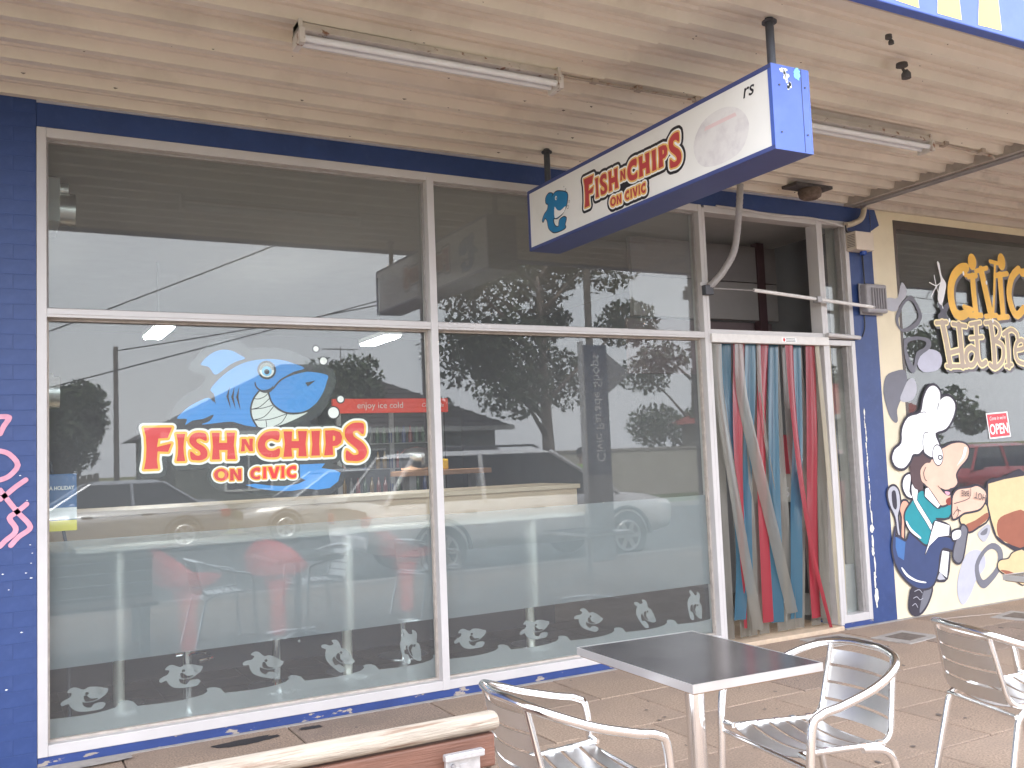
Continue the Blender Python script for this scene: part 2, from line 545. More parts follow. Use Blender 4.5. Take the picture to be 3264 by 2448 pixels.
LOGO_STROKES = {
    't1': [(1.3843,1.9268),(1.4145,1.9244),(1.4511,1.9388),(1.4696,1.9571)],
    't2': [(1.3723,1.8631),(1.4208,1.8771),(1.4763,1.9241)],
    't3': [(1.3722,1.8616),(1.4424,1.8696),(1.5011,1.8873)],
    't4': [(1.3832,1.7977),(1.4486,1.8185),(1.5046,1.8799)],
    't5': [(1.3868,1.7962),(1.4774,1.7998),(1.5811,1.8312)],
    't6': [(1.4983,1.7534),(1.5504,1.7802),(1.5848,1.8312)],
    't7': [(1.4554,1.7929),(1.4582,1.7542)],
    'snout_top': [(1.5017,1.9863),(1.5485,2.038),(1.6088,2.0694),(1.6769,2.0892),(1.7533,2.0988),(1.8531,2.0754)],
    'snout_low': [(1.4734,1.9607),(1.4905,1.9057),(1.53,1.8613),(1.5886,1.8348),(1.6559,1.8339),(1.7245,1.8554),(1.7947,1.9109)],
    'cheek': [(1.4154,1.9704),(1.3821,1.9246),(1.3652,1.8668),(1.3727,1.8087),(1.4039,1.7524)],
}
LOGO_CIRCLES = {
    'eye': (1.4652,2.1001,0.0566),
    'white': (1.4652,2.1001,0.0448),
    'iris': (1.4651,2.0927,0.03),
    'pupil': (1.465,2.0891,0.0161),
    'b1': (1.7743,2.2349,0.017),
    'b2': (1.8203,2.16,0.0226),
    'b3': (1.9249,1.9191,0.0205),
    'b4': (1.8764,1.8347,0.0344),
}
LOGO_LETTERS = {
    'F': [(0.7583,1.7636),(0.9118,1.7625),(0.8879,1.7021),(0.8374,1.6999),(0.8284,1.652),(0.9073,1.6704),(0.889,1.6225),(0.8321,1.6265),(0.8276,1.5799),(0.8336,1.5283),(0.7579,1.528),(0.7681,1.5821),(0.772,1.6503),(0.7694,1.712)],
    'I': [(0.9351,1.7231),(0.9845,1.7233),(0.9773,1.6858),(0.9735,1.6441),(0.9762,1.6023),(0.9825,1.5659),(0.9345,1.567),(0.9416,1.6035),(0.9441,1.645),(0.942,1.6868)],
    'S': [(1.1002,1.7191),(1.1023,1.6789),(1.0671,1.6939),(1.0467,1.6874),(1.0532,1.6697),(1.0869,1.6477),(1.1069,1.6189),(1.103,1.5839),(1.0721,1.5675),(1.0382,1.5687),(1.0148,1.5766),(1.012,1.622),(1.0454,1.5964),(1.0671,1.5992),(1.0627,1.6203),(1.0325,1.6423),(1.0093,1.671),(1.0098,1.7024),(1.0337,1.7249),(1.0676,1.7291)],
    'H': [(1.1346,1.7254),(1.1795,1.7258),(1.1751,1.6663),(1.2216,1.665),(1.2191,1.7248),(1.2681,1.7244),(1.2598,1.6496),(1.2689,1.5673),(1.22,1.5691),(1.223,1.6222),(1.1744,1.6238),(1.1783,1.5685),(1.1322,1.5688),(1.1402,1.6461)],
    'N': [(1.3063,1.6855),(1.3311,1.6849),(1.3517,1.6433),(1.3511,1.6865),(1.3739,1.6859),(1.3703,1.6463),(1.3725,1.6103),(1.3511,1.611),(1.3234,1.6549),(1.3241,1.6118),(1.3,1.6112),(1.3056,1.6483)],
    'C': [(1.5329,1.722),(1.5259,1.671),(1.4859,1.683),(1.4529,1.6693),(1.4451,1.6405),(1.4627,1.6146),(1.4954,1.6099),(1.5323,1.6233),(1.5276,1.5761),(1.4836,1.5689),(1.4366,1.5793),(1.4084,1.6091),(1.4005,1.6491),(1.4135,1.6885),(1.4467,1.7203),(1.4905,1.7288)],
    'H2': [(1.5581,1.7251),(1.6122,1.7238),(1.6072,1.6651),(1.652,1.6639),(1.6474,1.7253),(1.7039,1.724),(1.6929,1.6442),(1.6987,1.5686),(1.6461,1.5705),(1.651,1.6196),(1.6047,1.6211),(1.6087,1.5696),(1.5547,1.5693),(1.566,1.6479)],
    'I2': [(1.7312,1.7234),(1.7862,1.7237),(1.7788,1.6418),(1.7823,1.5709),(1.7275,1.5706),(1.7361,1.643)],
    'P': [(1.8185,1.7244),(1.8751,1.7255),(1.9138,1.7133),(1.9287,1.6827),(1.9198,1.6452),(1.892,1.6272),(1.8647,1.6258),(1.8672,1.5717),(1.8092,1.57),(1.821,1.6405)],
    'P_hole': [(1.868,1.6918),(1.8819,1.6869),(1.883,1.6726),(1.8796,1.6614),(1.8671,1.658)],
    'S2': [(2.0722,1.7594),(2.0679,1.6945),(2.0326,1.7182),(2.0005,1.7113),(2.0076,1.6807),(2.0624,1.6412),(2.0891,1.5946),(2.0757,1.5493),(2.0351,1.528),(1.9875,1.5298),(1.9499,1.5387),(1.9539,1.5989),(1.9965,1.5673),(2.0324,1.5736),(2.0213,1.6044),(1.9672,1.6515),(1.9462,1.6898),(1.9537,1.7351),(1.9941,1.7647),(2.0341,1.77)],
    'o': [(1.1425,1.4804),(1.1545,1.5045),(1.1844,1.5152),(1.214,1.5034),(1.2261,1.4767),(1.2131,1.4511),(1.1832,1.4419),(1.1537,1.4531)],
    'o_hole': [(1.1652,1.4794),(1.1702,1.4932),(1.1841,1.499),(1.1979,1.492),(1.2039,1.4776),(1.1974,1.4631),(1.1835,1.4581),(1.1697,1.4644)],
    'n': [(1.2364,1.5102),(1.2574,1.5094),(1.2812,1.4671),(1.2798,1.5085),(1.3017,1.509),(1.3005,1.4406),(1.2807,1.4401),(1.2548,1.4825),(1.2562,1.4413),(1.2339,1.4409)],
    'c': [(1.41,1.5103),(1.4081,1.4866),(1.3882,1.4932),(1.3743,1.4809),(1.3755,1.465),(1.3896,1.4572),(1.4091,1.4628),(1.4073,1.4435),(1.38,1.4426),(1.3589,1.4565),(1.3529,1.4782),(1.3618,1.4993),(1.385,1.5127)],
    'i': [(1.4295,1.5131),(1.4498,1.513),(1.4476,1.4777),(1.4484,1.4437),(1.4267,1.444),(1.4303,1.4784)],
    'v': [(1.4585,1.5133),(1.481,1.5132),(1.4961,1.4698),(1.5094,1.5135),(1.5299,1.5134),(1.5065,1.4425),(1.4832,1.4428)],
    'i2': [(1.5388,1.5145),(1.5594,1.5144),(1.5572,1.4802),(1.5578,1.443),(1.5372,1.4433),(1.5403,1.4809)],
    'c2': [(1.6298,1.5123),(1.6278,1.4882),(1.6071,1.4949),(1.5927,1.4823),(1.5938,1.4662),(1.6085,1.4583),(1.6287,1.464),(1.6267,1.4421),(1.5984,1.4404),(1.5766,1.456),(1.5704,1.4782),(1.5797,1.4997),(1.6038,1.5133)],
}
SIGN_SHAPES = {
    'body': [(0.526,3.1822),(0.5715,3.1981),(0.6314,3.1867),(0.7055,3.155),(0.705,3.1079),(0.6814,3.0684),(0.6363,3.0386),(0.5747,3.026),(0.5403,3.0343),(0.5298,3.0136),(0.5482,2.9814),(0.5873,2.9677),(0.6025,3.0055),(0.648,3.0147),(0.6841,2.9995),(0.6642,2.9634),(0.671,2.9436),(0.6193,2.9373),(0.5414,2.9414),(0.4987,2.9604),(0.4655,2.9915),(0.4516,3.0417),(0.4261,3.0619),(0.4027,3.0439),(0.3926,3.0558),(0.4191,3.0873),(0.457,3.1062),(0.4717,3.1307),(0.4747,3.1675)],
    'fin': [(0.5325,3.1954),(0.4837,3.2102),(0.4457,3.1891),(0.4484,3.1554),(0.4839,3.1482),(0.504,3.1739)],
    'teeth': [(0.5515,3.1058),(0.5792,3.0803),(0.6213,3.0652),(0.6821,3.0773),(0.6625,3.0458),(0.5925,3.0309),(0.5459,3.0376)],
}
SIGN_DOTS = {
    'eye': (0.5734,3.1577),
    'b1': (0.6908,3.1817),
    'b2': (0.7259,3.097),
    'b3': (0.7065,3.0657),
    'b4': (0.6724,3.2059),
}
MURAL_SHAPES = {
    'blob_dark': [(6.8247,2.0803),(6.7814,1.9352),(6.8296,1.7507),(6.899,1.6772),(6.9396,1.6963),(6.9395,1.7889),(7.02,1.9078),(7.0915,2.0281),(7.0731,2.1353),(6.9452,2.1276)],
    'blob_light': [(7.1141,2.055),(7.1937,2.0553),(7.2136,1.9608),(7.1552,1.8803),(7.0438,1.8543),(6.9879,1.8813),(7.0353,1.9611)],
    'blob_lavender': [(7.7144,0.4671),(7.8676,0.5019),(7.9687,0.4457),(7.9664,0.3363),(7.8362,0.2395),(7.7364,0.1144),(7.6218,0.0328),(7.5606,0.1327),(7.5891,0.29)],
    'ring': [(8.0902,0.5459),(8.2168,0.4943),(8.2379,0.3952),(8.1675,0.2767),(8.0004,0.169),(7.9115,0.1506),(7.8347,0.2261),(7.8253,0.3626),(7.9291,0.4764)],
    'ring_hole': [(8.0835,0.4912),(8.1659,0.4429),(8.1288,0.3217),(7.964,0.2272),(7.9015,0.2468),(7.8825,0.3575),(7.9811,0.4583)],
    'drop': [(7.9075,0.6562),(8.0567,0.7213),(8.0862,0.6569),(7.994,0.5645),(7.9224,0.6002)],
    'drop_core': [(7.9388,0.647),(8.0417,0.6878),(8.0242,0.6338),(7.9578,0.625)],
    'bread': [(8.1013,1.0871),(8.3397,1.1179),(8.6648,1.1388),(8.578,0.4723),(8.2885,0.5304),(8.1644,0.6096),(8.1138,0.7382),(8.0777,0.8934)],
    'bread_crust': [(8.2035,0.7461),(8.3675,0.7985),(8.6203,0.7967),(8.5785,0.4765),(8.3002,0.5337),(8.1826,0.6138)],
    'loaf': [(8.2022,0.3774),(8.3148,0.3816),(8.389,0.4313),(8.5716,0.4232),(8.5343,0.1371),(8.4012,0.1711),(8.2948,0.2232),(8.1692,0.2904),(8.154,0.347)],
    'loaf_crust': [(8.1801,0.2893),(8.3009,0.2713),(8.4092,0.2333),(8.5443,0.2136),(8.5349,0.1413),(8.4018,0.1753),(8.2953,0.2273)],
    'roll': [(7.6692,0.8023),(7.8236,0.8537),(8.0258,0.9173),(8.0561,0.7698),(7.914,0.7106),(7.7809,0.6722),(7.7024,0.7254)],
    'roll_crust': [(7.7241,0.7307),(7.8778,0.7679),(8.0519,0.8256),(8.0561,0.7698),(7.914,0.7106),(7.7809,0.6722)],
    'shoe': [(6.9713,0.2389),(7.0975,0.2326),(7.2163,0.2337),(7.1643,0.1217),(7.0664,0.0351),(6.9682,0.0269),(6.9163,0.084),(6.9366,0.1845)],
    'shoe_side': [(7.1155,0.2178),(7.2156,0.2272),(7.1531,0.1098),(7.0604,0.0345),(7.0388,0.0511)],
    'towel_low': [(7.3906,0.5342),(7.4803,0.5135),(7.4245,0.2924),(7.3299,0.3542)],
    'towel_fold': [(7.3399,0.3532),(7.4029,0.2812),(7.322,0.2824),(7.2935,0.2983)],
    'apron': [(6.8065,0.7752),(6.7892,0.6992),(6.8364,0.6957),(6.9276,0.6499),(6.9934,0.7229),(7.1211,0.6349),(7.2167,0.6012),(7.3219,0.6459),(7.4444,0.6499),(7.5625,0.6007),(7.5636,0.52),(7.4137,0.559),(7.346,0.4982),(7.3114,0.3691),(7.2389,0.2577),(7.1364,0.2287),(7.0021,0.2551),(6.8589,0.3592),(6.7764,0.4821),(6.7532,0.625)],
    'shine1': [(6.8476,0.4347),(6.9172,0.3666),(7.0275,0.3108),(7.1327,0.285),(7.1218,0.2757),(7.0069,0.2999),(6.8965,0.3531),(6.8387,0.4227)],
    'shine2': [(7.1746,1.0397),(7.2184,0.9843),(7.3095,0.8991),(7.2976,0.8826),(7.2042,0.9453),(7.1651,1.0071)],
    'shine3': [(6.9458,0.8239),(6.9968,0.7552),(7.1057,0.6754),(7.0946,0.6631),(6.9844,0.7301),(6.9345,0.8078)],
    'pocket': [(6.7986,0.6985),(6.9174,0.6442),(6.8823,0.4921),(6.8099,0.5305),(6.7894,0.6092)],
    'towel': [(7.3186,0.7988),(7.5066,0.7458),(7.4866,0.6601),(7.3434,0.6575),(7.2152,0.5881),(7.1582,0.5205),(7.2195,0.6273),(7.2579,0.7036)],
    'knob': [(7.6823,0.7336),(7.7412,0.6955),(7.7228,0.6289),(7.6489,0.4457),(7.5823,0.4112),(7.5268,0.4695),(7.5712,0.5866),(7.6321,0.6628)],
    'hand_low': [(7.5408,0.6829),(7.6464,0.6955),(7.6394,0.6352),(7.5435,0.6156)],
    'shirt': [(7.1972,1.065),(7.1267,1.0555),(7.0194,0.9694),(6.9436,0.8957),(6.9355,0.8181),(6.9947,0.7358),(7.0848,0.6639),(7.1772,0.6043),(7.2507,0.6381),(7.2921,0.7409),(7.3581,0.7895),(7.3316,0.8245),(7.5047,0.8198),(7.5579,0.9243),(7.4554,0.9304),(7.3511,0.9099),(7.2397,0.9963)],
    'collar': [(7.2197,1.0877),(7.2545,1.0953),(7.3945,0.934),(7.3612,0.9093),(7.2767,0.9676),(7.2029,1.0249)],
    'spatula': [(6.765,1.1137),(6.8238,1.1301),(6.8762,1.0819),(6.8833,0.9644),(6.8454,0.876),(6.8481,0.7723),(6.8554,0.6942),(6.8309,0.7348),(6.8157,0.865),(6.7601,0.9718),(6.741,1.0632)],
    'spatula_slot': [(6.7901,1.08),(6.8381,1.0839),(6.8452,0.9667),(6.8223,0.9292),(6.7884,0.9701)],
    'spoon': [(6.9147,0.9886),(6.9634,0.9923),(6.989,0.9581),(6.9629,0.8944),(6.9242,0.8579),(6.9016,0.6778),(6.8744,0.6928),(6.8955,0.8597),(6.8793,0.9257)],
    'ladle': [(6.9432,1.17),(6.9866,1.2139),(7.0449,1.2113),(7.011,1.0748),(7.0443,1.0205),(6.9778,1.0373),(6.9364,1.1049)],
    'whisk': [(7.0457,1.1256),(7.0959,1.1363),(7.1197,1.0823),(7.1015,1.0041),(7.1176,0.9703),(7.2921,0.7409),(7.265,0.7137),(7.1985,0.8003),(7.0603,0.9867)],
    'hair': [(7.0636,1.3889),(7.2245,1.41),(7.3391,1.3525),(7.3102,1.273),(7.1846,1.2249),(7.1902,1.0919),(7.0819,1.0974),(7.0358,1.2183)],
    'arms': [(7.5878,1.0038),(7.6563,1.0544),(7.784,1.0615),(7.8485,1.0651),(7.9359,1.0745),(8.0383,1.0207),(8.0408,0.9511),(7.9551,0.8731),(7.8236,0.8537),(7.7165,0.8468),(7.5648,0.8024),(7.5682,0.9237)],
    'face': [(7.3479,1.4329),(7.4701,1.4291),(7.6203,1.4722),(7.7683,1.4749),(7.8478,1.4241),(7.816,1.3353),(7.7007,1.2572),(7.6406,1.1914),(7.6536,1.1227),(7.6074,1.0841),(7.5327,1.0676),(7.5464,1.006),(7.4978,0.9413),(7.3945,0.934),(7.3011,1.0062),(7.2328,1.1163),(7.1775,1.1589),(7.1716,1.2521),(7.2436,1.3091),(7.3045,1.3135),(7.329,1.3528)],
    'nose_shine': [(7.7847,1.433),(7.8158,1.4251),(7.7743,1.3437),(7.6829,1.2853),(7.6603,1.2725),(7.7434,1.3517)],
    'mouth': [(7.4115,1.0873),(7.4809,1.0662),(7.574,1.0655),(7.5431,1.013),(7.4958,1.0156),(7.4477,1.0451)],
    'tongue': [(7.473,1.0505),(7.54,1.0402),(7.5269,1.0166),(7.4961,1.0182)],
    'goatee': [(7.4811,0.976),(7.5449,0.9926),(7.5332,0.9258),(7.4872,0.9393)],
    'hat': [(6.9482,1.4981),(6.9702,1.6164),(7.0593,1.7209),(7.222,1.7587),(7.2752,1.8796),(7.3461,1.9742),(7.4305,1.9987),(7.4976,1.9535),(7.4995,1.8782),(7.4463,1.7694),(7.48,1.8509),(7.564,1.8984),(7.6469,1.891),(7.7022,1.8215),(7.658,1.7116),(7.5525,1.6107),(7.4041,1.5732),(7.4352,1.4843),(7.4409,1.4435),(7.3623,1.3786),(7.3201,1.3639),(7.2438,1.4027),(7.2274,1.4367),(7.1635,1.3987),(7.0839,1.3948),(7.0385,1.3369),(6.9547,1.2809),(6.8601,1.2978),(6.8191,1.3647),(6.8556,1.4418)],
}
MURAL_STROKES = {
    'hat1': [(7.222,1.7587),(7.2729,1.7648),(7.2923,1.7578)],
    'hat2': [(7.4041,1.5732),(7.4867,1.578),(7.5525,1.6107)],
    'hat3': [(7.2274,1.4367),(7.2246,1.5037),(7.2525,1.5767),(7.3032,1.5796)],
    'ear': [(7.24,1.2759),(7.2044,1.2241),(7.2186,1.1702),(7.241,1.1558)],
    'grin': [(7.383,1.1062),(7.4111,1.0833),(7.4704,1.0641)],
    'shoe1': [(6.9789,0.2187),(7.0382,0.2282),(7.0739,0.1961)],
    'shoe2': [(6.9575,0.163),(7.0029,0.1711),(7.0387,0.1415),(7.0788,0.1502)],
    'shoe3': [(6.9374,0.1009),(6.9776,0.1158),(7.003,0.0809)],
    'arm1': [(7.5801,0.9365),(7.7948,0.9718),(7.8264,1.0593)],
    'web1': [(7.5583,0.8365),(7.6153,0.8802),(7.6658,0.8636)],
    'web2': [(7.5965,0.8071),(7.633,0.852),(7.6184,0.9071)],
}
MURAL_CIRCLES = {
    'eye': (7.413,1.3768,0.0654,0.0873),
    'pupil': (7.4414,1.3555,0.0327,0.0242),
}
WINDOW_ART = {
    'ring1': [(7.2093,2.8124),(7.2802,2.7685),(7.35,2.651),(7.3225,2.5727),(7.2275,2.5099),(7.087,2.4762),(7.0072,2.5371),(7.0036,2.6212),(7.0749,2.717)],
    'ring1_hole': [(7.1917,2.7646),(7.2521,2.7415),(7.3045,2.6407),(7.2736,2.5882),(7.1799,2.534),(7.0653,2.5051),(7.0362,2.5802),(7.0679,2.6489),(7.1256,2.7276)],
    'ring2': [(7.106,2.4218),(7.258,2.4426),(7.409,2.4293),(7.4493,2.3872),(7.4243,2.3351),(7.2894,2.2643),(7.228,2.1616),(7.1851,2.1105),(7.1264,2.1438),(7.0875,2.2443),(7.0821,2.3706)],
    'ring2_hole': [(7.1522,2.389),(7.2801,2.4133),(7.3796,2.3942),(7.3484,2.3422),(7.2425,2.2975),(7.1922,2.1782),(7.1486,2.2368),(7.1149,2.3291)],
    'ear': [(6.8718,2.7588),(6.9465,2.779),(7.0449,2.7835),(7.1086,2.9227),(7.1658,2.8744),(7.1586,2.8058),(7.0626,2.7165),(7.0203,2.664),(6.9345,2.6607),(6.8772,2.692)],
    'lilac': [(7.2469,2.2212),(7.293,2.2984),(7.4238,2.3308),(7.5499,2.3029),(7.5804,2.2256),(7.5196,2.1473),(7.3498,2.1202),(7.2648,2.1535)],
    'star': [(7.5898,3.1327),(7.6218,3.126),(7.6421,3.0128),(7.6939,2.9452),(7.6793,2.874),(7.6116,2.7394),(7.5649,2.7898),(7.5897,2.8959),(7.6249,2.9766)],
    'leaf': [(7.5479,2.7542),(7.5863,2.7471),(7.6228,2.7224),(7.6654,2.7504),(7.7416,2.7801),(7.7223,2.7264),(7.6688,2.6629),(7.6884,2.6023),(7.5809,2.5813),(7.5484,2.641),(7.5926,2.6863)],
}
CIVIC_STROKES = {
    'C': ([(7.9953,3.1091),(7.9188,3.0955),(7.816,3.0227),(7.7557,2.9043),(7.753,2.7629),(7.8022,2.6679),(7.8948,2.6537),(7.9887,2.7016)],0.0906),
    'Cs': ([(7.9969,3.1227),(7.9805,3.041)],0.0522),
    'Ce': ([(7.9245,2.7347),(8.031,2.7122)],0.0494),
    'i': ([(8.0821,3.0288),(8.0816,2.8488),(8.0938,2.6609)],0.0741),
    'if_': ([(8.004,2.6576),(8.1704,2.6637)],0.0549),
    'ih': ([(8.0198,3.0253),(8.132,3.0406)],0.0549),
    'v': ([(8.2158,3.0999),(8.2611,2.8935),(8.3114,2.6688)],0.0824),
    'vh': ([(8.1368,3.0816),(8.303,3.1234)],0.0467),
    'v2': ([(8.4335,3.1773),(8.3894,2.8997),(8.3427,2.67)],0.033),
    'v2h': ([(8.3609,3.191),(8.4668,3.1794)],0.0412),
    'vf': ([(8.2325,2.6569),(8.397,2.6719)],0.0494),
    'i2': ([(8.496,3.0659),(8.4931,2.868),(8.4968,2.6664)],0.0741),
    'i2f': ([(8.4229,2.6501),(8.5689,2.6644)],0.0549),
    'i2h': ([(8.423,3.0572),(8.6074,3.0862)],0.0522),
    'c': ([(8.791,3.139),(8.6765,3.053),(8.6122,2.892),(8.6449,2.7456),(8.7178,2.6836),(8.8232,2.7527)],0.0796),
    'c2': ([(8.9081,3.1177),(8.8469,3.1095)],0.0824),
}
HOT_STROKES = {
    'H': ([(7.5996,2.5732),(7.6373,2.3827),(7.6669,2.1789)],0.0714),
    'H2': ([(7.8304,2.563),(7.837,2.3871),(7.84,2.1808)],0.0714),
    'Hb': ([(7.6538,2.2961),(7.8304,2.3298)],0.0549),
    'Hs': ([(7.5146,2.5704),(7.6594,2.5795)],0.0494),
    'Hs2': ([(7.7443,2.5691),(7.9305,2.5529)],0.0494),
    'Hf': ([(7.6143,2.1784),(7.7464,2.1798)],0.0494),
    'Hf2': ([(7.7663,2.18),(7.9007,2.1814)],0.0494),
    'o': ([(7.9821,2.3548),(8.0407,2.3293),(8.047,2.2672),(7.998,2.2001),(7.9293,2.1949),(7.8959,2.2561),(7.9171,2.3226),(7.9821,2.3548)],0.0604),
    't': ([(8.0773,2.5798),(8.0715,2.3922),(8.0725,2.2498),(8.1145,2.197),(8.1797,2.2201)],0.0604),
    'tb': ([(7.9789,2.4434),(8.1597,2.4586)],0.0439),
    'th': ([(7.9941,2.5727),(8.1414,2.5953)],0.0467),
    'B': ([(8.2955,2.5958),(8.3136,2.3975),(8.3071,2.1722)],0.0659),
    'B1': ([(8.2178,2.5933),(8.3594,2.5979),(8.4243,2.5454),(8.4009,2.472),(8.3175,2.4292)],0.0494),
    'B2': ([(8.3175,2.4292),(8.4409,2.3912),(8.4583,2.3007),(8.4123,2.2184),(8.3066,2.1677),(8.24,2.1984)],0.0549),
    'r': ([(8.528,2.5118),(8.5302,2.3566),(8.5228,2.1834)],0.0604),
    'r1': ([(8.475,2.4921),(8.5971,2.5413),(8.6805,2.5068),(8.6893,2.461)],0.0494),
    'rf': ([(8.4729,2.1874),(8.5687,2.2021)],0.0439),
    'e': ([(8.6599,2.3453),(8.7812,2.3707),(8.7679,2.4398),(8.6846,2.424),(8.6372,2.3403),(8.661,2.2398),(8.7899,2.2092)],0.0494),
}
CIVIC_DOTS = {
    'dot1': (8.0918,3.1692,0.0615,0.0791),
    'dot2': (8.534,3.1975,0.0587,0.0838),
}
FILM_SHARK = {
    'body': [(-0.1186,-0.0098),(-0.1003,0.0071),(-0.074,0.0172),(-0.0634,0.0382),(-0.087,0.0447),(-0.0685,0.0646),(-0.0421,0.0663),(-0.005,0.0493),(0.0217,0.0596),(0.0647,0.0544),(0.0972,0.0438),(0.1189,0.0365),(0.1133,0.0171),(0.0914,-0.0026),(0.0535,-0.0197),(0.0053,-0.0213),(-0.0096,-0.0144),(-0.0081,-0.0329),(0.0105,-0.0472),(0.0318,-0.0506),(0.048,-0.0332),(0.0858,-0.0305),(0.1031,-0.039),(0.102,-0.0503),(0.0856,-0.0661),(0.0478,-0.0692),(-0.0003,-0.0683),(-0.0427,-0.0586),(-0.069,-0.0346),(-0.0794,-0.016),(-0.0951,-0.0191),(-0.1108,-0.0223)],
    'mouth': [(-0.0052,0.0123),(0.0108,0.0155),(0.0321,-0.0049),(0.0698,-0.0062),(0.0428,-0.018),(0.0053,-0.0162)],
}
STRIPS = [
    ('clear',[(4.9445,2.3271),(4.9496,2.0002),(5.0213,1.4083),(5.1065,0.744),(5.2031,0.106)],0.1123,0.1123),
    ('blue',[(5.0801,2.3376),(5.0636,1.8511),(5.0969,1.2578),(5.1048,0.6712),(5.055,0.1914)],0.1123,0.1036),
    ('red',[(5.2037,2.3403),(5.1511,1.8503),(5.1253,1.4043),(5.1216,0.8158),(5.1171,0.1221)],0.1166,0.0302),
    ('blue',[(5.3273,2.343),(5.2891,1.8491),(5.2386,1.4001),(5.2104,0.9565),(5.179,0.373)],0.1123,0.0864),
    ('red',[(5.4753,2.3463),(5.4215,1.8478),(5.3698,1.2449),(5.3506,0.6503),(5.338,0.1438)],0.1123,0.1079),
    ('blue',[(5.5824,2.3487),(5.5356,1.8468),(5.4824,1.0888),(5.4543,0.4928),(5.4447,0.1269)],0.1079,0.1166),
    ('clear',[(5.1775,2.3322),(5.1763,1.9251),(5.2939,1.398),(5.4462,0.7913),(5.59,0.1887)],0.0864,0.1295),
    ('clear',[(5.3973,2.3369),(5.3993,1.848),(5.4905,1.0883),(5.543,0.4844),(5.5178,0.1302)],0.0475,0.0389),
    ('red',[(5.7178,2.3438),(5.7183,1.8451),(5.7503,1.2269),(5.8282,0.6097),(5.9692,0.0319)],0.0907,0.0302),
    ('blue',[(5.8417,2.3544),(5.7937,1.6888),(5.7206,1.0753),(5.6906,0.6214),(5.6573,0.1318)],0.0993,0.1166),
    ('red',[(5.9749,2.3494),(5.9389,1.6861),(5.8976,1.0652),(5.874,0.4532),(5.8699,0.1163)],0.1036,0.1166),
    ('clear',[(6.0926,2.3439),(6.0691,1.6836),(5.9997,0.9042),(5.9547,0.1096)],0.1209,0.1295),
    ('cream',[(6.1836,2.3458),(6.1682,1.6818),(6.1563,0.8938),(6.131,0.0433)],0.0648,0.095),
]
GRAFFITI = {
    'g1': [(0.0385,1.8323),(0.0819,1.8276),(0.0566,1.7829),(0.0386,1.7423)],
    'g2': [(0.0387,1.6525),(0.082,1.6348),(0.1219,1.576),(0.082,1.5204),(0.0388,1.5021)],
    'g3': [(0.1585,1.4965),(0.111,1.462),(0.0676,1.4235),(0.0389,1.4008)],
    'g4': [(0.0388,1.4494),(0.0892,1.3736),(0.1255,1.3226),(0.1692,1.2708),(0.1765,1.2377),(0.1254,1.2008),(0.0893,1.1591)],
    'g5': [(0.162,1.3693),(0.1182,1.3312),(0.082,1.3011),(0.1109,1.2505),(0.1037,1.2186),(0.0677,1.189),(0.0391,1.159)],
}
# ------------------------------------------------------------------ shared paints and metals
BLUE = mat('blue_wall_paint', (.022, .050, .168), .5, var=.16, vscale=3, bump=.10, bscale=220, col2=(.034, .064, .19), c2lo=.52, c2hi=.75, c2scale=14)
BLUE_DARK = mat('blue_sign_paint', (.055, .075, .22), .42, var=.08, vscale=5)
BLUE_LIGHT = mat('faded_blue_paint', (.060, .115, .42), .5, var=.07, vscale=6, col2=(.085, .14, .43), c2lo=.5, c2hi=.8, c2scale=3)
BLUE_CHIP = mat('chipped_blue_paint', (.020, .046, .18), .5, var=.14, vscale=5, bump=.3, bscale=90, col2=(.33, .28, .24), c2lo=.60, c2hi=.62, c2scale=7, stretch=(1, 1, 3))
FRAME = mat('white_aluminium_paint', (.52, .495, .49), .38, var=.07, vscale=2.5)
FRAME_EDGE = mat('grey_frame_seal', (.30, .28, .27), .6, var=.12, vscale=20)
BRONZE = mat('bronze_frame_paint', (.075, .058, .052), .45, var=.12, vscale=10)
CREAM = mat('cream_wall_render', (.73, .64, .475), .8, var=.05, vscale=4, bump=.35, bscale=240, col2=(.64, .55, .40), c2lo=.60, c2hi=.85, c2scale=5)
SOFFIT = mat('cream_soffit_paint', (.71, .635, .54), .5, var=.06, vscale=1.5, col2=(.56, .49, .41), c2lo=.50, c2hi=.80, c2scale=2.6)
SOFFIT_OLD = mat('stained_soffit_paint', (.60, .53, .46), .65, var=.10, vscale=2.5, col2=(.33, .29, .25), c2lo=.52, c2hi=.80, c2scale=5, stretch=(.8, 1.5, 1))
SLAB = mat('exposed_aggregate_slab', (0.306, 0.223, 0.166), 0.85, var=.48, vscale=95, bump=.5, bscale=170, col2=(0.244, 0.183, 0.142), c2lo=.45, c2hi=.75, c2scale=2.0, detail=3)
SLAB2 = mat('paler_aggregate_slab', (0.330, 0.242, 0.180), 0.85, var=.48, vscale=95, bump=.5, bscale=170, col2=(0.258, 0.193, 0.153), c2lo=.48, c2hi=.8, c2scale=1.6, detail=3)
SLAB3 = mat('greyer_aggregate_slab', (0.273, 0.202, 0.158), 0.85, var=.50, vscale=90, bump=.5, bscale=170, col2=(0.204, 0.159, 0.128), c2lo=.46, c2hi=.7, c2scale=2.4, detail=3)
JOINT = mat('slab_joint_sand', (.20, .155, .125), .95, var=.25, vscale=40, bump=.5, bscale=90, col2=(.17, .135, .11), c2lo=.50, c2hi=.6, c2scale=3)
CONC = mat('grey_concrete', (.34, .31, .285), .9, var=.16, vscale=12, bump=.4, bscale=100)
STEEL = mat('zinc_steel', (.34, .33, .335), .45, metal=.6, var=.15, vscale=14)
DARKSTEEL = mat('dark_painted_steel', (.060, .062, .075), .5, var=.15, vscale=20)
ALU = mat('polished_aluminium', (.88, .88, .88), .16, metal=1, var=.03, vscale=12)
ALU_SLAT = mat('brushed_aluminium', (.74, .735, .73), .34, metal=1, var=.05, vscale=6, bump=.04, bscale=300)
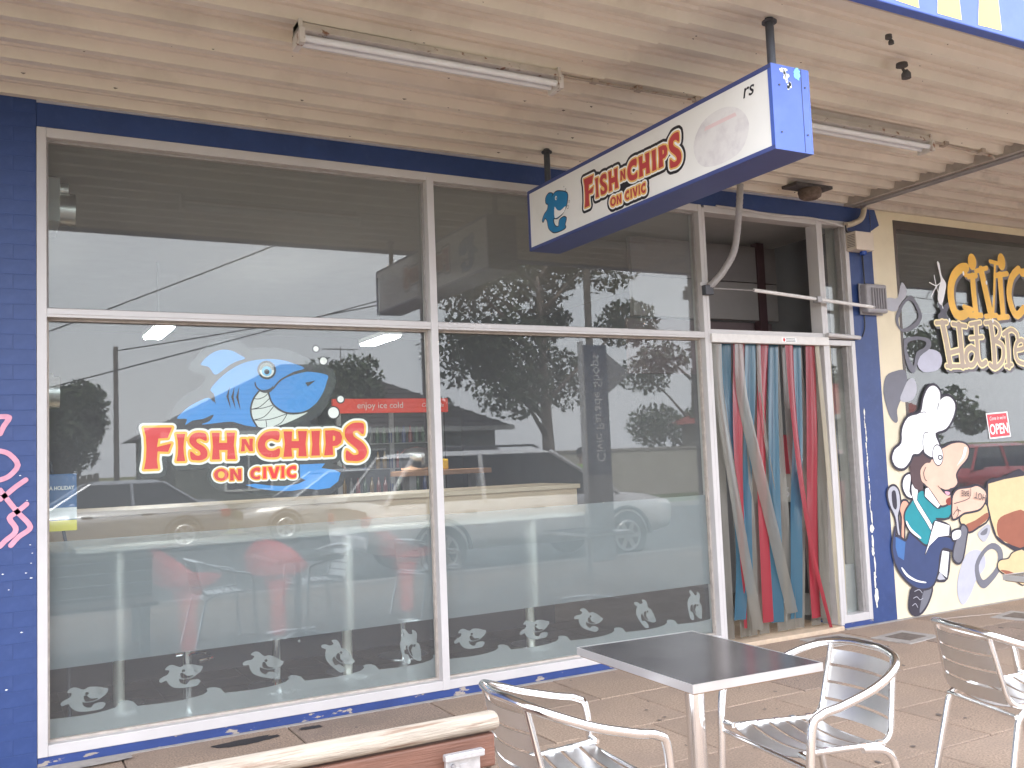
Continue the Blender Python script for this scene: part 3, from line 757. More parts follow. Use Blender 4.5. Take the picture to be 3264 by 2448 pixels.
RUST = mat('rusty_white_enamel', (.62, .57, .53), .5, var=.1, vscale=10, col2=(.22, .095, .045), c2lo=.58, c2hi=.66, c2scale=18)
RUSTY = mat('rust', (.25, .105, .045), .9, var=.35, vscale=40)
WHITE = mat('white_print', (.86, .86, .85), .45, var=.02)
BLACK = mat('black_print', (.012, .012, .018), .4, var=.1)

# ------------------------------------------------------------------ ground, road
def ground():
    g = MB().add([(-300, -300, -.22), (300, -300, -.22), (300, 60, -.22), (-300, 60, -.22)], [(0, 1, 2, 3)]).build(
        'ground', mat('dry_verge_grass', (.16, .17, .06), .95, var=.3, vscale=3, col2=(.22, .18, .09), c2lo=.45, c2hi=.65, c2scale=.8))
    tag(g, kind='structure')
    rd = box('road', -120, 120, -16.4, -6.02, -.215, -.14, mat('worn_asphalt', (.068, .066, .066), .9, var=.2, vscale=60, bump=.4, bscale=120, col2=(.085, .08, .078), c2scale=.7))
    tag(rd, kind='structure')
    vg = box('verge', -120, 120, -21.0, -16.6, -.21, -.02, mat('verge_turf', (.10, .14, .04), .95, var=.4, vscale=14, bump=.6, bscale=50, col2=(.20, .18, .09), c2lo=.5, c2hi=.65, c2scale=1.2))
    tag(vg, kind='structure')
    kb = tag(thing('kerb', None, None), kind='structure')
    del_keys(kb)
    for i in range(22):
        x = -14 + i * 2.0
        box('kerbstone', x + .005, x + 1.995, -6.02, -5.86, -.2, 0.0, CONC, kb, bevel=.015)
        box('kerbstone', x + .005, x + 1.995, -16.6, -16.42, -.2, -.01, CONC, kb, bevel=.015)
    pv = box('pavement', -14, 30, -5.85, .30, -.19, -.010, JOINT)
    tag(pv, kind='structure')
    # one slab mesh per size, copied
    rng = random.Random(3)
    base = {}
    for k, mm in enumerate((SLAB, SLAB2, SLAB3)):
        o = MB().box(-.4455, .4455, -.2955, .2955, -.06, 0).build('paving_slab', mm, pv, bevel=.004, seg=1)
        base[k] = o.data
        bpy.data.objects.remove(o)
    y = -.33
    row = 0
    offs = [3.31, 3.52, 3.24, 3.60, 3.12, 3.45, 3.0, 3.6, 3.3]
    while y > -5.6:
        n0 = int((-1.6 - offs[row]) / .9)
        for i in range(n0, 8):
            o = bpy.data.objects.new('paving_slab', base[rng.choice((0, 0, 1, 2))])
            COL.objects.link(o)
            o.parent = pv
            o.location = (offs[row] + .45 + i * .9, y, rng.uniform(-.002, .002))
            o.rotation_euler = (rng.uniform(-.0025, .0025), rng.uniform(-.002, .002), rng.choice((0, math.pi)))
        y -= .6
        row += 1
    # patched concrete strip along the shop foot
    box('mortar_strip', .2, 4.9, -.032, -.001, -.02, .004, CONC, pv)
    box('mortar_strip', 6.12, 12, -.032, -.001, -.02, .004, CONC, pv)
    # dark tar patches
    tar = mat('old_tar_stain', (.020, .017, .019), .75, var=.3, vscale=60, bump=.5, bscale=120)
    def blot(name, cx, cy, rx, ry, m, rot=0, n=34, jag=.16, z=.0045, seed=1):
        r2 = random.Random(seed)
        pts = []
        for i in range(n):
            a = 2 * math.pi * i / n
            k = 1 + r2.uniform(-jag, jag)
            px, py = rx * k * math.cos(a) * (1.12 if abs(math.cos(a)) < .9 else 1), ry * k * math.copysign(abs(math.sin(a)) ** .6, math.sin(a))
            pts.append((cx + px * math.cos(rot) - py * math.sin(rot), cy + px * math.sin(rot) + py * math.cos(rot), z))
        me = bpy.data.meshes.new(name)
        me.from_pydata(pts + [(cx, cy, z)], [], [(i, (i + 1) % n, n) for i in range(n)])
        return link(name, me, m, pv)
    blot('tar_stain', 1.235, -.195, .165, .055, tar, .05, seed=2)
    blot('tar_stain', 1.62, -.14, .062, .030, tar, .0, seed=3)
    for k in range(120):
        x, yy = rng.uniform(1.2, 7.5), rng.uniform(-3.6, -.10)
        s = rng.choice((.006, .007, .009, .011, .016))
        blot('gum_spot', x, yy, s * rng.uniform(1, 1.8), s, mat('old_gum', (.13, .105, .09), .8, var=.2), rng.uniform(0, 3), n=12, seed=k + 10)
    blot('pale_scuff', 7.3, -.28, .30, .016, mat('lime_scuff', (.60, .50, .43), .9, var=.2, vscale=30), -.24, seed=5, jag=.4)
    blot('mortar_heap', .42, -.11, .24, .055, CONC, .03, seed=8, jag=.06, z=.012)
    # service covers: a concrete collar with a dark lid
    for (cx, cy, a) in ((6.21, -.53, .12), (7.62, -.55, .2), (5.72, -.28, -.1)):
        c = thing('cover', None, None, (cx, cy, 0), a)
        del_keys(c)
        c.parent = pv
        c.name = 'service_cover'
        box('collar', -.21, .21, -.17, .17, -.02, .006, CONC, c, bevel=.004)
        box('lid', -.115, .115, -.105, .105, 0, .0095, mat('dark_cover_lid', (.145, .115, .095), .8, var=.25, vscale=30, bump=.3), c, bevel=.003)

def del_keys(o):
    for k in list(o.keys()):
        if k in ('label', 'category', 'group'): del o[k]
ground()

# ------------------------------------------------------------------ fish shop facade
XL, XLI, XM0, XM1, XR0, XR1, XS, XP = .212, .261, 2.523, 2.573, 4.825, 4.887, 6.472, 6.763
ZB, ZBI, ZT0, ZT1, ZHI, ZH, ZS = .051, .109, 2.369, 2.417, 3.364, 3.419, 3.566

def facade():
    b = thing('fish_shop', 'blue painted shop front with a wide window and a strip curtain door', 'shop')
    wl = box('wall', -6, XL - .002, .0012, .24, 0, 4.4, BLUE, b)
    # painted bricks of the left pier
    rng = random.Random(5)
    bm_ = MB().box(-.1145, .1145, -.012, .02, -.0392, .0392).build('brick', BLUE, None, bevel=.0012, seg=2)
    data = bm_.data
    bpy.data.objects.remove(bm_)
    half = MB().box(-.0545, .0545, -.012, .02, -.0392, .0392).build('brick', BLUE, None, bevel=.0012, seg=2)
    hdata = half.data
    bpy.data.objects.remove(half)
    z, k = .043, 0
    while z < 3.53:
        x = XL - .004
        if k % 2:
            o = bpy.data.objects.new('brick', hdata); COL.objects.link(o); o.parent = wl
            o.location = (x - .053, .012 + rng.uniform(-.0005, .0005), z); x -= .114
        for i in range(4):
            o = bpy.data.objects.new('brick', data); COL.objects.link(o); o.parent = wl
            o.location = (x - .113, .012 + rng.uniform(-.0005, .0005), z)
            x -= .234
        z += .081; k += 1
    box('header', XL, XP - .001, .0, .24, ZH + .001, 4.4, BLUE, b)
    pl = box('pilaster', XS + .002, XP, 0, .118, 0, ZH, BLUE, b)
    box('pier_lining', XS - .01, XP, .1185, .24, 0, ZH, mat('pale_lining', (.50, .47, .42), .6, var=.05), b)
    MB().add([(XP, -.002, 3.36), (XP + .11, -.002, 3.42), (XP + .06, -.002, ZS), (XP, -.002, ZS), (XP, .05, 3.36), (XP + .11, .05, 3.42), (XP + .06, .05, ZS), (XP, .05, ZS)],
             [(0, 1, 2, 3), (7, 6, 5, 4), (0, 4, 5, 1), (1, 5, 6, 2)]).build('corbel', BLUE, b)
    # flaking strip down the pilaster: pale undercoat showing
    chips = mat('pale_undercoat', (.80, .77, .66), .7, var=.06)
    r2 = random.Random(4)
    z = .13
    while z < 1.75:
        h = r2.uniform(.02, .11) * (1.2 if z < .9 else .7)
        w = r2.uniform(.006, .022) * (1.3 if z < .8 else .45)
        cx = XS + .055 + r2.uniform(-.007, .007)
        pts = [(cx + w * math.cos(a) * r2.uniform(.6, 1.2), z + h / 2 + h * .55 * math.sin(a) * r2.uniform(.7, 1.15)) for a in [2 * math.pi * i / 14 for i in range(14)]]
        flat('paint_chip', [pts], chips, pl, FACE_WALL(-.0012))
        z += h * r2.uniform(.7, 1.15)
    box('plinth', XL, XR1 + .005, .002, .24, -.02, ZB - .001, BLUE_CHIP, b)
    box('plinth', 6.10, XS + .001, .002, .24, -.02, .042, BLUE_CHIP, b)
    box('threshold', XR1 + .006, 6.099, -.03, .24, -.02, .030, mat('tan_threshold', (.52, .40, .29), .7, var=.12, vscale=20), b, bevel=.006)
    # pink spray scrawl on the pier
    spray = mat('pink_spray_paint', (.62, .29, .38), .7, var=.12, vscale=20)
    for kx, pts in GRAFFITI.items():
        lp = grow([], 0, .006, strokes=[(smooth2(pts, 3, False), .026)])
        flat('spray_line', lp, spray, wl, FACE_WALL(-.0045))
    for i in range(18):
        cx, cz = r2.uniform(-.02, .19), r2.choice((r2.uniform(.1, 2.0), r2.uniform(.9, 1.4)))
        w = r2.uniform(.002, .006)
        flat('paint_chip', [[(cx - w, cz), (cx, cz - w * .6), (cx + w * 1.8, cz), (cx, cz + w * .7)]], WHITE, wl, FACE_WALL(-.004))
    # main roof and upper wall keep the daylight out
    box('roof', -6, 20, .25, 8.6, 3.62, 3.8, CONC, b)
    return b
SHOP = facade()

def bars(parent, x0, x1, z0, z1, w=(.05, .05, .05, .05), y0=-.004, y1=.12, m=None, lip=True):
    """four frame members round an opening: left, right, bottom, top"""
    m = m or FRAME
    box('jamb', x0, x0 + w[0], y0, y1, z0, z1, m, parent, bevel=.003)
    box('jamb', x1 - w[1], x1, y0, y1, z0, z1, m, parent, bevel=.003)
    box('sill', x0 + w[0], x1 - w[1], y0 + .002, y1, z0, z0 + w[2], m, parent, bevel=.003)
    box('head', x0 + w[0], x1 - w[1], y0 + .002, y1, z1 - w[3], z1, m, parent, bevel=.003)

FROST = film_mat('frosted_vinyl', (.72, .80, .85), body=.31, rough=.22, ior=1.08)
FROST2 = film_mat('frosted_vinyl_print', (.68, .71, .72), body=.52, rough=.25, ior=1.08)
YG = .085

def shop_window():
    w = thing('shop_window', 'large four pane shop window with shark logo and frosted lower bands', 'window')
    bars(w, XL, XR0 + .034, ZB, ZH, (XLI - XL, .034, ZBI - ZB, ZH - ZHI))
    mu = box('mullion', XM0, XM1, -.007, .12, ZB + .0, ZHI + .02, FRAME, w, bevel=.003)
    for a, b_ in ((XLI, XM0), (XM1, XR0)):
        tr = box('transom', a, b_, -.003, .118, ZT0, ZT1, FRAME, w, bevel=.003)
        box('ridge', a + .003, b_ - .003, -.009, -.001, ZT0 + .017, ZT0 + .022, FRAME, tr)
        for z0, z1 in ((ZBI, ZT0), (ZT1, ZHI)):
            p = box('pane', a - .004, b_ + .004, YG - .003, YG + .003, z0 - .004, z1 + .004, GLASS, w)
            # glazing beads
            bd = MB()
            bd.box(a, a + .012, .052, YG - .004, z0, z1).box(b_ - .012, b_, .052, YG - .004, z0, z1)
            bd.box(a + .012, b_ - .012, .053, YG - .004, z0, z0 + .012).box(a + .012, b_ - .012, .053, YG - .004, z1 - .012, z1)
            bd.build('glazing_bead', FRAME_EDGE if z0 > 1 else mat('dirty_bead', (.42, .37, .33), .7, var=.2, vscale=20), w)
        # frosted films behind the lower panes
        fl = flat('frosted_band', [[(a, .478), (b_, .488), (b_, 1.163), (a, 1.155)]], FROST, w, FACE_WALL(YG + .0045))
    # wave band along the bottom, one film per pane
    def wave(a, b_):
        top = []
        per, x0 = .472, .205
        n = int((b_ - a) / .012)
        for i in range(n + 1):
            x = a + (b_ - a) * i / n
            t = ((x - x0) / per) % 1
            base = .219
            if t < .62: h = 0.0
            elif t < .90: h = .045 * ((t - .62) / .28) ** 2.2
            else: h = None
            top.append((x, t, h, base))
        pts = []
        x = a
        k = math.floor((a - x0) / per)
        while True:
            s = x0 + k * per
            seq = [(s + .0, .219), (s + .20, .215), (s + .28, .217), (s + .34, .222), (s + .39, .231), (s + .412, .245), (s + .406, .259),
                   (s + .425, .264), (s + .455, .261), (s + .485, .249), (s + .502, .228), (s + .509, .221)]
            pts += [p for p in seq if (not pts or p[0] >= pts[-1][0] - .01) and a <= p[0] <= b_]
            k += 1
            if s > b_: break
        return [(a, .222)] + pts + [(b_, .222)]
    for a, b_ in ((XLI, XM0), (XM1, XR0)):
        flat('wave_band', [[(a, ZBI - .01)] + [(b_, ZBI - .01)] + wave(a, b_)[::-1]], FROST2, w, FACE_WALL(YG + .0046))
    # the little sharks
    sh = smooth2(FILM_SHARK['body'], 3)
    mo = smooth2(FILM_SHARK['mouth'], 2)
    spots = [(.444, .302, 0), (.945, .352, .0), (1.407, .350, -.30), (1.861, .345, -.75), (2.345, .340, -1.25), (2.771, .333, 0), (3.262, .332, .02), (3.70, .346, -.35), (4.19, .338, -.9), (4.66, .345, -1.35)]
    for cx, cz, rt in spots:
        c, s = math.cos(rt), math.sin(rt)
        T = lambda P: [(cx + p[0] * c - p[1] * s, cz + p[0] * s + p[1] * c) for p in P]
        eye = [(.012 + .009 * math.cos(q), .026 + .008 * math.sin(q)) for q in [2 * math.pi * i / 12 for i in range(12)]]
        o = flat('shark_print', [T(sh), T(mo), T(eye)], FROST2, w, FACE_WALL(YG + .0047))
        for bx, bz, br in ((.078, .018, .0075), (.086, .030, .005), (.066, .046, .005), (.060, .053, .004)):
            flat('bubble', [T(ellipse(bx, bz, br, n=12))], FROST2, o, FACE_WALL(YG + .0047))
    return w
WIN = shop_window()

# vinyl colours
RED = mat('red_vinyl', (.66, .030, .028), .4, var=.04)
YEL = mat('yellow_vinyl', (.86, .48, .05), .4, var=.04)
CRM = mat('cream_vinyl', (.80, .81, .76), .4, var=.03)
SHARK = mat('sky_blue_vinyl', (.028, .29, .76), .4, var=.04)
BLKV = mat('black_vinyl', (.010, .010, .013), .35, var=.05)

def letters(T=lambda p: p):
    L = []
    for k, p in LOGO_LETTERS.items():
        q = [T(a) for a in p]
        if k in ('S', 'C', 'S2', 'c', 'c2', 'o', 'o_hole'): q = smooth2(q, 3)
        L.append(('hole', q) if k.endswith('hole') else q)
    return L

def window_logo():
    lg = thing('logo', None, None)
    del_keys(lg)
    lg.name = 'shark_logo'
    lg.parent = WIN
    lg['label'] = 'blue grinning shark sticker above red FISH N CHIPS ON CIVIC lettering'
    yb = YG + .0085
    st = [0]
    def lay(name, loops, m):
        st[0] += 1
        return flat(name, loops, m, lg, FACE_WALL(yb - st[0] * .00022))
    S = {k: (smooth2(v, 3) if k not in ('nostril', 'spike', 'crease', 'gill1', 'gill2', 'gill3', 'silhouette', 'tail') else v) for k, v in LOGO_SHAPES.items()}
    Ls = letters()
    big = [l for k, l in zip(LOGO_LETTERS, Ls) if k[0].isupper()]
    small = [l for k, l in zip(LOGO_LETTERS, Ls) if k[0].islower()]
    dx = .012
    shadow = [[(p[0] + .012, p[1] - .016) for p in l] for l in big + small if not isinstance(l, tuple)]
    for lp in (grow([S['silhouette'], S['tail']] + [l for l in big + small if not isinstance(l, tuple)] + shadow, .036, .006),):
        # one black backing, its inner gaps filled
        lay('backing', [max(lp, key=len)], BLKV)
    lay('tail', [S['tail']], SHARK)
    for k in ('fin', 'body', 'snout'):
        lay({'fin': 'dorsal_fin', 'body': 'shark_body', 'snout': 'snout'}[k], [S[k]], SHARK)
    lay('teeth', [S['teeth']], CRM)
    for k, p in LOGO_STROKES.items():
        wd = .0045 if k.startswith('t') else .010
        lay('line', grow([], 0, .0025, strokes=[(smooth2(p, 4, False), wd)]), BLKV)
    for k in ('smile', 'gill1', 'gill2', 'gill3', 'nostril', 'crease'):
        lay('line', [S[k]], BLKV)
    lay('line', [LOGO_SHAPES['spike']], BLKV)
    C = LOGO_CIRCLES
    for k, m in (('eye', BLKV), ('white', CRM), ('iris', mat('pale_blue_vinyl', (.20, .52, .78), .4, var=.03)), ('pupil', BLKV)):
        lay('eye', [ellipse(*C[k])], m)
    for k in ('b1', 'b2', 'b3', 'b4'):
        lay('bubble', [ellipse(C[k][0], C[k][1], C[k][2] + .008)], BLKV)
        lay('bubble', [ellipse(*C[k])], CRM)
    # words: cream, yellow, red
    for grp, dc, dy in ((big, .026, .0135), (small, .016, .008)):
        g = grow(grp if False else [l for l in grp if not isinstance(l, tuple)], dc, .0035)
        lay('letter_rim', g, CRM)
    for grp, dc, dy in ((big, .026, .0135), (small, .016, .0075)):
        g = grow([l for l in grp if not isinstance(l, tuple)], dy, .003)
        lay('letter_rim', g, YEL)
    keys = list(LOGO_LETTERS)
    for i, k in enumerate(keys):
        if k.endswith('hole'): continue
        loops = [Ls[i]]
        if k + '_hole' in keys: loops.append(Ls[keys.index(k + '_hole')][1])
        lay('letter', loops, RED)
window_logo()

# ------------------------------------------------------------------ doorway
def doorway():
    d = thing('shop_doorway', 'white framed open doorway with narrow sidelight beside blue pilaster', 'doorway')
    box('jamb', XR0 + .0345, XR1, -.004, .12, .03, ZH - .02, FRAME, d, bevel=.003)
    box('jamb', 6.096, 6.130, -.004, .12, .03, ZH - .02, FRAME, d, bevel=.003)
    box('head', XR1, 6.096, -.002, .12, ZHI, ZH, FRAME, d, bevel=.003)
    box('transom', XR1, 6.096, -.002, .118, 2.405, 2.440, FRAME, d, bevel=.003)
    rl = box('curtain_rail', XR1 - .012, 6.135, -.028, .03, 2.335, 2.404, mat('off_white_rail', (.66, .63, .60), .4, var=.06, vscale=20), d, bevel=.004)
    flat('maker_label', [[(5.60, 2.352), (5.76, 2.352), (5.76, 2.388), (5.60, 2.388)]], WHITE, rl, FACE_WALL(-.0288))
    flat('maker_mark', [ellipse(5.625, 2.370, .012, .015, 12)], RED, rl, FACE_WALL(-.0293))
    for k in range(3):
        flat('maker_line', [[(5.645, 2.382 - k * .011), (5.75, 2.382 - k * .011), (5.75, 2.378 - k * .011), (5.645, 2.378 - k * .011)]], BLACK, rl, FACE_WALL(-.0293))
    # sidelight
    x0, x1 = 6.131, XS
    for z0, z1, wb in ((.043, 2.385, .062), (2.395, ZH, .035)):
        box('jamb', x0, x0 + .032, -.003, .12, z0, z1, FRAME, d, bevel=.003)
        box('jamb', x1 - .045, x1, -.003, .12, z0, z1, FRAME, d, bevel=.003)
        box('sill', x0 + .032, x1 - .045, -.001, .12, z0, z0 + wb, FRAME, d, bevel=.003)
        box('head', x0 + .032, x1 - .045, -.001, .12, z1 - .045, z1, FRAME, d, bevel=.003)
        box('pane', x0 + .03, x1 - .043, YG - .003, YG + .003, z0 + wb - .003, z1 - .043, GLASS, d)
        MB().box(x1 - .075, x1 - .045, .03, YG - .004, z0 + wb, z1 - .045).build('glazing_bead', FRAME_EDGE, d)
    kp = mat('checker_plate', (.55, .54, .53), .4, metal=.8, var=.05)
    pl = box('kick_plate', x0 + .033, x1 - .08, .095, .10, .106, .50, kp, d)
    r = MB()
    for i in range(6):
        for j in range(13):
            cx, cz = x0 + .055 + i * .040, .125 + j * .029
            a = .8 if (i + j) % 2 else -.8
            r.obox((cx, .0945, cz), (.012 * math.cos(a), 0, .012 * math.sin(a)), (0, .0012, 0), (-.003 * math.sin(a), 0, .003 * math.cos(a)))
    r.build('tread_bars', kp, pl)
    # white rail that steps across the sidelight
    tube('conduit', [(6.12, -.03, 2.424), (6.50, -.03, 2.408)], .018, FRAME, d, 10)
    # tiled sill inside the door
    t = mat('tan_floor_tile', (.46, .35, .25), .5, var=.12, vscale=10)
    for i in range(4):
        for j in range(2):
            box('tile', 4.895 + i * .301, 5.19 + i * .301, .245 + j * .301, .54 + j * .301, .0, .0305, t, d, bevel=.002)
doorway()

def strip_curtain():
    c = thing('strip_curtain', 'red, blue and clear plastic strips hanging in the doorway', 'strip curtain')
    V = {'clear': film_mat('clear_strip_vinyl', (.42, .40, .35), body=.42, rough=0, gloss=.06),
         'cream': film_mat('yellowed_strip_vinyl', (.62, .55, .42), body=.8, rough=0, gloss=.05),
         'blue': film_mat('blue_strip_vinyl', (.055, .165, .25), body=.84, rough=0, gloss=.07),
         'red': film_mat('red_strip_vinyl', (.42, .045, .065), body=.86, rough=0, gloss=.06)}
    order = {'clear': .030, 'cream': .022, 'blue': .045, 'red': .040}
    for i, (k, p, w0, w1) in enumerate(STRIPS):
        cl = smooth2(p, 6, False)
        n = len(cl)
        y = order[k] + (i % 5) * .0016
        if k == 'clear' and i in (0, 6): y = .012 + i * .001
        if k == 'red' and i == 8: y = .004
        mb = MB(); v = []; f = []
        ph = i * 1.7
        for j, (x, z) in enumerate(cl):
            t = j / (n - 1)
            w = (w0 + (w1 - w0) * t) / 2
            tw = .35 * math.sin(ph + t * 3.0) * min(1, t * 3)
            yy = y + .010 * math.sin(ph + t * 4)
            z = max(z, .034)
            for q in range(5):
                a = q / 4 * 2 - 1
                bow = .012 * (1 - a * a) * (1 if i % 2 else -1)
                v.append((x + a * w, yy + a * w * math.sin(tw) * .5 + bow, z))
        for j in range(n - 1):
            for q in range(4):
                a = j * 5 + q
                f.append((a, a + 1, a + 6, a + 5))
        mb.add(v, f).build('strip', V[k], c, smooth=True)
    # clear strips hanging straight behind the coloured ones
    for k in range(9):
        x = 4.96 + k * .128
        MB().add(*ribbon([(x, 2.34), (x + .01 * math.sin(k * 2.1), 1.6), (x + .03 * math.sin(k * 1.3), .8), (x + .04 * math.sin(k * 1.9), .05)], .105, .062 + .004 * (k % 2))).build('strip', V['clear'], c, smooth=True)
    # grubby folded edge strip against the right jamb
    MB().add(*ribbon([(6.02, 2.33), (6.05, 1.6), (6.07, .8), (6.085, .04)], .05, .0)).build('strip', V['cream'], c, smooth=True)

def ribbon(p, w, y):
    cl = smooth2(p, 6, False); v = []; f = []
    for x, z in cl:
        for a in (-1, -.3, .3, 1): v.append((x + a * w / 2, y + .02 * (1 - abs(a)), z))
    for j in range(len(cl) - 1):
        for q in range(3): f.append((j * 4 + q, j * 4 + q + 1, j * 4 + q + 5, j * 4 + q + 4))
    return v, f
strip_curtain()

# ------------------------------------------------------------------ awning
def awning():
    a = thing('awning', 'cream ribbed steel awning soffit over the footpath with blue fascia', 'awning')
    def sheet(x0, x1, y0, y1, z, m, seed):
        # trapezoid ribs that run along the street
        rng = random.Random(seed)
        prof = []
        y = y0
        while y > y1:
            for dy, dz in ((0, 0), (.045, 0), (.062, .052), (.100, .052), (.108, .036), (.122, .036), (.130, .052), (.172, .052), (.180, .040), (.190, .040), (.198, .052), (.222, .052), (.238, 0)):
                if y - dy > y1: prof.append((y - dy, z + dz))
            y -= .240
        prof.append((y1, z))
        xs = [x0 + (x1 - x0) * i / 12 for i in range(13)]
        v = []; f = []
        for i, x in enumerate(xs):
            for (py, pz) in prof: v.append((x, py, pz + .004 * math.sin(x * 1.3 + py * 2 + seed)))
        n = len(prof)
        for i in range(12):
            for j in range(n - 1):
                f.append((i * n + j, i * n + j + 1, (i + 1) * n + j + 1, (i + 1) * n + j))
        return MB().add(v, f).build('soffit_sheet', m, a)
    for k, (x0, x1) in enumerate(((-4.2, -1.1), (-1.105, 2.95), (2.945, 6.47))):
        for j, (y0, y1) in enumerate(((-.004, -.966), (-.96, -1.926), (-1.92, -2.735))):
            sheet(x0, x1, y0, y1, ZS + j * .0012 + k * .0008, SOFFIT, k * 3 + j)
    for j, (y0, y1) in enumerate(((-.004, -.966), (-.96, -1.926), (-1.92, -2.735))):
        sheet(6.56, 32, y0, y1, ZS - .012 + j * .0012, SOFFIT_OLD, 20 + j)
    box('cover_strip', 6.440, 6.585, -2.735, -.004, ZS - .016, ZS + .075, mat('dirty_cover_strip', (.42, .38, .35), .6, var=.2, vscale=8), a)
    box('roof_deck', -4.2, 32, -2.735, .24, ZS + .075, ZS + .12, STEEL, a)
    fa = box('fascia', -4.2, 32, -2.80, -2.738, ZS - .025, ZS + .75, BLUE_LIGHT, a, bevel=.006)
    box('wall_trim', XL, 6.46, -.010, -.001, ZS - .014, ZS + .01, mat('grey_trim', (.36, .36, .42), .5), a)
    # yellow fascia lettering, flared strokes
    yl = mat('pale_yellow_sign_paint', (.72, .56, .12), .5, var=.04)
    keys = {k: v for k, v in LOGO_LETTERS.items()}
    order = [('F', .55), ('I', 1.02), ('S', 1.27), ('H', 1.66), ('N', 2.28), ('C', 2.90), ('H2', 3.395), ('I2', 3.985), ('P', 4.29), ('S', 4.76)]
    for k, dx in order:
        P = keys[k]
        xs = [p[0] for p in P]; zs = [p[1] for p in P]
        sc = .50 / (max(zs) - min(zs))
        T = lambda p: (dx + (p[0] - min(xs)) * sc, ZS - .006 + (p[1] - min(zs)) * sc)
        loops = [[T(p) for p in P]]
        if k == 'P': loops.append([T(p) for p in keys['P_hole']])
        flat('fascia_letter', loops, yl, fa, FACE_WALL(-2.8012))
    # rust freckles and cobweb tufts under the sheets
    rng = random.Random(9)
    dirt = mat('cobweb_dirt', (.20, .165, .14), .9, var=.3)
    for i in range(90):
        x, y = rng.uniform(-.4, 6.3), rng.uniform(-2.6, -.05)
        s = rng.choice((.003, .004, .005, .006, .010))
        n = 7
        z = ZS - .006
        v = [(x + s * rng.uniform(.5, 1.8) * math.cos(2 * math.pi * q / n), y + s * rng.uniform(.4, 1) * math.sin(2 * math.pi * q / n), z) for q in range(n)] + [(x, y, z - s * .7)]
        MB().add(v, [(q, n, (q + 1) % n) for q in range(n)]).build('dirt_speck', dirt, a)
    return a
AWN = awning()
